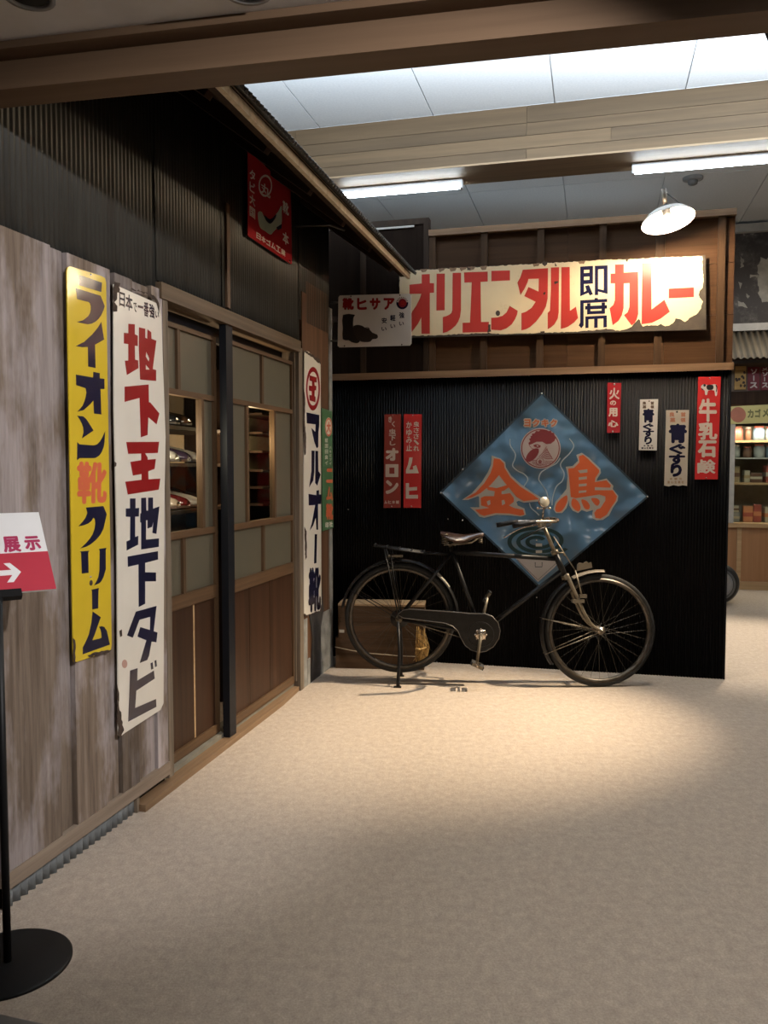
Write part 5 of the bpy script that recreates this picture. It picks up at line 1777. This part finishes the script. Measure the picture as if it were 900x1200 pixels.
V, Fc = fill_polys([[rough(pa, .03, .012, RND)]] + [[rough([(fs(x, y)[0] - u0f, fs(x, y)[1] - pz1) for x, y in p], .02, .008, RND)] for p in (((868, 300), (872, 303), (871, 313), (868, 314)), ((879, 321), (888, 321), (888, 324), (880, 325)), ((864, 352), (872, 354), (876, 360), (866, 358)), ((874, 344), (879, 346), (877, 349)), ((866, 330), (870, 332), (868, 338)))], .0006)
MB().add([(x, y, z + .001) for x, y, z in V], Fc, False).build('flaking_paint', plain('flaking_paint', (.24, .22, .18), .7, var=.3, scale=8), gp)

# goods in the case
def jar(u, z, w, mat_body, mat_lid, label, r=.06, hgt=.15, grp=None):
    r, hgt = r * .7, hgt * .85
    t = thing('jar', label, 'jar', FS.M(u, z, w), grp)
    MB().lathe([(0, 0), (r, 0), (r, hgt * .72), (r * .78, hgt * .84), (r * .78, hgt * .87), (0, hgt * .87)], 16, Matrix.Rotation(-PI / 2, 4, 'X')).build('body', mat_body, t)
    MB().lathe([(0, hgt), (r * .8, hgt), (r * .85, hgt * .97), (r * .85, hgt * .87), (0, hgt * .87)], 16, Matrix.Rotation(-PI / 2, 4, 'X')).build('lid', mat_lid, t)
    return t


def packet(u, z, w, sx_, sy_, sz_, mat, stripe, label, kind='packet', grp=None):
    sx_, sy_ = sx_ * .68, sy_ * .9
    t = thing(kind, label, kind, FS.M(u, z, w) @ Matrix.Rotation(RND.uniform(-.15, .15), 4, 'Y'), grp)
    MB().box(-sx_ / 2, 0, -sz_ / 2, sx_ / 2, sy_, sz_ / 2).build('carton' if kind == 'box' else 'wrapper', mat, t, None, None, .006)
    MB().box(-sx_ / 2 - .001, sy_ * .35, -sz_ / 2 - .001, sx_ / 2 + .001, sy_ * .6, sz_ / 2 + .001).build('stripe', stripe, t)
    return t


PK = lambda n, c: plain('goods_' + n, c, .4)
G_red, G_grey, G_cream, G_blue, G_tan, G_brown, G_org, G_lid = PK('red', (.42, .10, .07)), PK('grey', (.32, .34, .34)), PK('cream', (.55, .5, .38)), PK('blue', (.16, .22, .30)), PK('tan', (.40, .30, .17)), PK('brown', (.16, .08, .05)), PK('orange', (.62, .25, .12)), PK('lid', (.55, .45, .4))
zs = [zc + .001, fs(880, 567)[1] + .0125, zmid + zc + .0065, fs(880, 517)[1] + .0125]
U = lambda px: fs(px, 560, -.2)[0]
# bottom shelf
packet(U(862), zs[0], -.2, .14, .12, .12, G_grey, G_cream, 'grey box at the left of the bottom shelf in the far glass case', 'box')
packet(U(862), zs[0] + .1085, -.2, .12, .08, .1, G_cream, G_brown, 'cream box lying on the grey box in the far glass case', 'box')
packet(U(877), zs[0], -.2, .15, .20, .12, G_org, G_red, 'orange packet standing upright on the bottom shelf of the far glass case')
packet(U(888.5), zs[0], -.22, .12, .22, .12, G_red, G_org, 'red packet with an orange stripe on the bottom shelf of the far glass case')
packet(U(900.5), zs[0], -.2, .13, .19, .12, G_cream, G_org, 'cream packet by the right photo edge on the bottom shelf')
# second shelf
packet(U(860), zs[1], -.2, .16, .20, .12, G_tan, G_brown, 'tan box with dark stripe on the second shelf of the far case', 'box')
packet(U(874), zs[1], -.2, .09, .15, .10, G_cream, G_tan, 'small cream box right of the tan box on the second shelf', 'box')
packet(U(886), zs[1], -.2, .18, .12, .12, G_brown, G_cream, 'brown box with pale stripe on the second shelf of the far case', 'box')
packet(U(900), zs[1], -.2, .12, .21, .12, G_red, G_cream, 'red box by the right photo edge on the second shelf', 'box')
# third shelf
jar(U(861), zs[2], -.2, G_grey, G_lid, 'grey jar at the left of the third shelf in the far case', .07, .17)
jar(U(875), zs[2], -.2, G_brown, G_red, 'brown jar with red lid on the third shelf in the far case', .065, .15)
jar(U(889), zs[2], -.2, G_grey, G_red, 'grey jar with red lid on the third shelf in the far case', .085, .18)
jar(U(902), zs[2], -.2, G_blue, G_red, 'bluish jar by the right photo edge on the third shelf', .07, .17)
# top shelf
jar(U(863), zs[3], -.2, G_red, G_brown, 'red jar at the left of the top shelf in the far case', .08, .2)
jar(U(876), zs[3], -.22, G_brown, G_lid, 'brown jar with pale lid on the top shelf in the far case', .05, .18)
jar(U(888), zs[3], -.2, G_blue, G_red, 'bluish jar with red lid on the top shelf in the far case', .085, .19)
jar(U(901), zs[3], -.2, G_grey, G_red, 'grey jar by the right photo edge on the top shelf', .07, .18)

# tyre peeping out behind the black wall
tp = at_z(846, 707)
TF = T(tp.x - .05, tp.y, .20) @ Matrix.Rotation(math.radians(-14.3), 4, 'Z') @ Matrix.Rotation(PI / 2, 4, 'X')
ty = thing('spare_tyre', 'dark tyre with a pale rim line peeping out behind the black wall', 'tyre', T(tp.x - .05, tp.y, 0))
iv = ty.matrix_world.inverted()
MB().lathe([(.15 + .055 * math.cos(a), .075 * math.sin(a)) for a in [2 * PI * k / 18 for k in range(18)]], 48, Matrix.Identity(4), True).build('tyre', plain('smooth_rubber', (.025, .025, .025), .35), ty, iv @ TF)
MB().lathe([(.10, -.05), (.155, -.072), (.158, -.08), (.10, -.058), (.03, -.05), (.03, .05), (.10, .058), (.158, .08), (.155, .072)], 48).build('rim', plain('rim_grey', (.3, .3, .3), .35, .6), ty, iv @ TF)

# ================================================================== SHOES IN THE SHOP WINDOW
SH = Matrix.Identity(4)
rk = thing('shoe_rack', 'dim wooden shelf rack of shoes seen through the clear pane of the left door', 'shelf rack', LW.M(-.92, 0, -.37))
for x in (-.58, .62):
    MB().box(x - .02, 0, -.18, x + .02, 1.9, .12).build('upright', M_darkwood, rk)
shz = [1.14, 1.37, 1.55]
for z_ in shz:
    MB().box(-.56, z_ - .018, -.18, .60, z_, .14).build('shelf', M_batten, rk)
MB().box(-.6, 0, -.2, .64, 1.9, -.185).build('back_panel', plain('rack_back', (.20, .15, .10), .8), rk)
MB().box(.05, 1.14, -.175, .10, 1.75, -.14).build('centre_post', M_tanwood, rk)


def shoe_mesh(Ln=.26, W=.09, boot=False):
    mb = MB()
    prof = [(0, .030, .085), (.06, .036, .095), (.25, .036, .085), (.42, .036, .068), (.6, .042, .058), (.78, .046, .048), (.92, .040, .036), (.99, .02, .024)]
    rows = []
    for t, hw, hh in prof:
        row = []
        for k in range(12):
            a = PI * k / 11
            row.append((t * Ln, hw * math.cos(a) * (1 if a else 1), .018 + hh * math.sin(a) ** .75))
        rows.append(row)
    m_ = 12
    vs = [p for r in rows for p in r]
    fs_ = []
    for i in range(len(rows) - 1):
        for k in range(m_ - 1):
            if i in (1, 2) and k in (4, 5, 6):
                continue
            fs_.append((i * m_ + k, i * m_ + k + 1, (i + 1) * m_ + k + 1, (i + 1) * m_ + k))
        fs_.append((i * m_ + m_ - 1, i * m_, (i + 1) * m_, (i + 1) * m_ + m_ - 1))
    fs_ += [tuple(range(m_)), tuple(range((len(rows) - 1) * m_ + m_ - 1, (len(rows) - 1) * m_ - 1, -1))]
    mb.add(vs, fs_, True)
    sole = MB()
    out = []
    for t, hw, hh in prof:
        out.append((t * Ln, hw + .003))
    poly = [(x, y) for x, y in out] + [(x, -y) for x, y in out[::-1]]
    sole.prism(poly, .008, .019)
    sole.prism([(.0, .032), (.065, .036), (.065, -.036), (0, -.032)], 0, .009)
    return mb, sole


um, so = shoe_mesh()
proto = None


def shoe(s, z, w, rot, col_, label, gl=.2):
    global proto
    M_ = rk.matrix_world @ T(s, z, w) @ Matrix.Rotation(-PI / 2, 4, 'X') @ Matrix.Rotation(rot, 4, 'Z')
    t = thing('shoe', label, 'shoe', M_, 'shoes on the rack behind the left door')
    for src, nm, mt in ((um, 'upper', plain('shoe_' + col_[0], col_[1], gl, coat=.3)), (so, 'sole', plain('shoe_sole', (.10, .07, .05), .6))):
        src.build(nm, mt, t)
    return t


MAR, BLK, BEI, PUR, WHT, BRN = ('maroon', (.16, .018, .02)), ('black', (.015, .014, .014)), ('beige', (.48, .36, .26)), ('purple', (.07, .04, .07)), ('pale', (.55, .48, .40)), ('brown', (.10, .045, .02))
PH = -PI / 2
sl = [(-.17, 1.14, MAR, 'dark red shoe at the left end of the lower shelf behind the left door'),
      (-.06, 1.14, BEI, 'beige shoe between two dark red shoes on the lower shelf behind the left door'),
      (.05, 1.14, MAR, 'dark red shoe between the beige and the pale shoe on the lower shelf'),
      (.16, 1.14, WHT, 'pale shoe on the lower shelf behind the left door'),
      (.27, 1.14, BLK, 'black shoe at the right end of the lower shelf behind the left door'),
      (-.17, 1.37, PUR, 'purple black shoe at the left end of the middle shelf behind the left door'),
      (-.06, 1.37, WHT, 'pale shoe between two purple black shoes on the middle shelf'),
      (.05, 1.37, PUR, 'purple black shoe between two pale shoes on the middle shelf'),
      (.16, 1.37, WHT, 'pale shoe at the right end of the middle shelf behind the left door'),
      (-.17, 1.55, BRN, 'brown shoe at the left end of the upper shelf behind the left door'),
      (-.05, 1.55, BLK, 'black shoe between two brown shoes on the upper shelf behind the left door'),
      (.08, 1.55, BRN, 'brown shoe at the right end of the upper shelf behind the left door')]
for (s_x, z_, colr, lab) in sl:
    shoe(s_x, z_ + .0005, -.13, PH + RND.uniform(-.05, .05), colr, lab)

# pale panel with dark bars, added in place of a window frame reflection
cb = thing('reflection_panel', 'pale cabinet with thin dark shelf lines seen through the right door', 'cabinet', LW.M(.08, 0, -.15))
MB().box(-.24, 0, -.22, .46, 1.9, -.20).build('back_panel', plain('pale_panel_paint', (.34, .28, .19), .6), cb)
MB().box(.44, 0, -.2, .46, 1.9, .02).build('side_panel', M_darkwood, cb)
for z_ in (1.13, 1.23, 1.33, 1.44, 1.55, 1.66):
    MB().box(-.22, z_ - .006, -.2, .44, z_ + .006, .0).build('shelf', M_darkwood, cb)
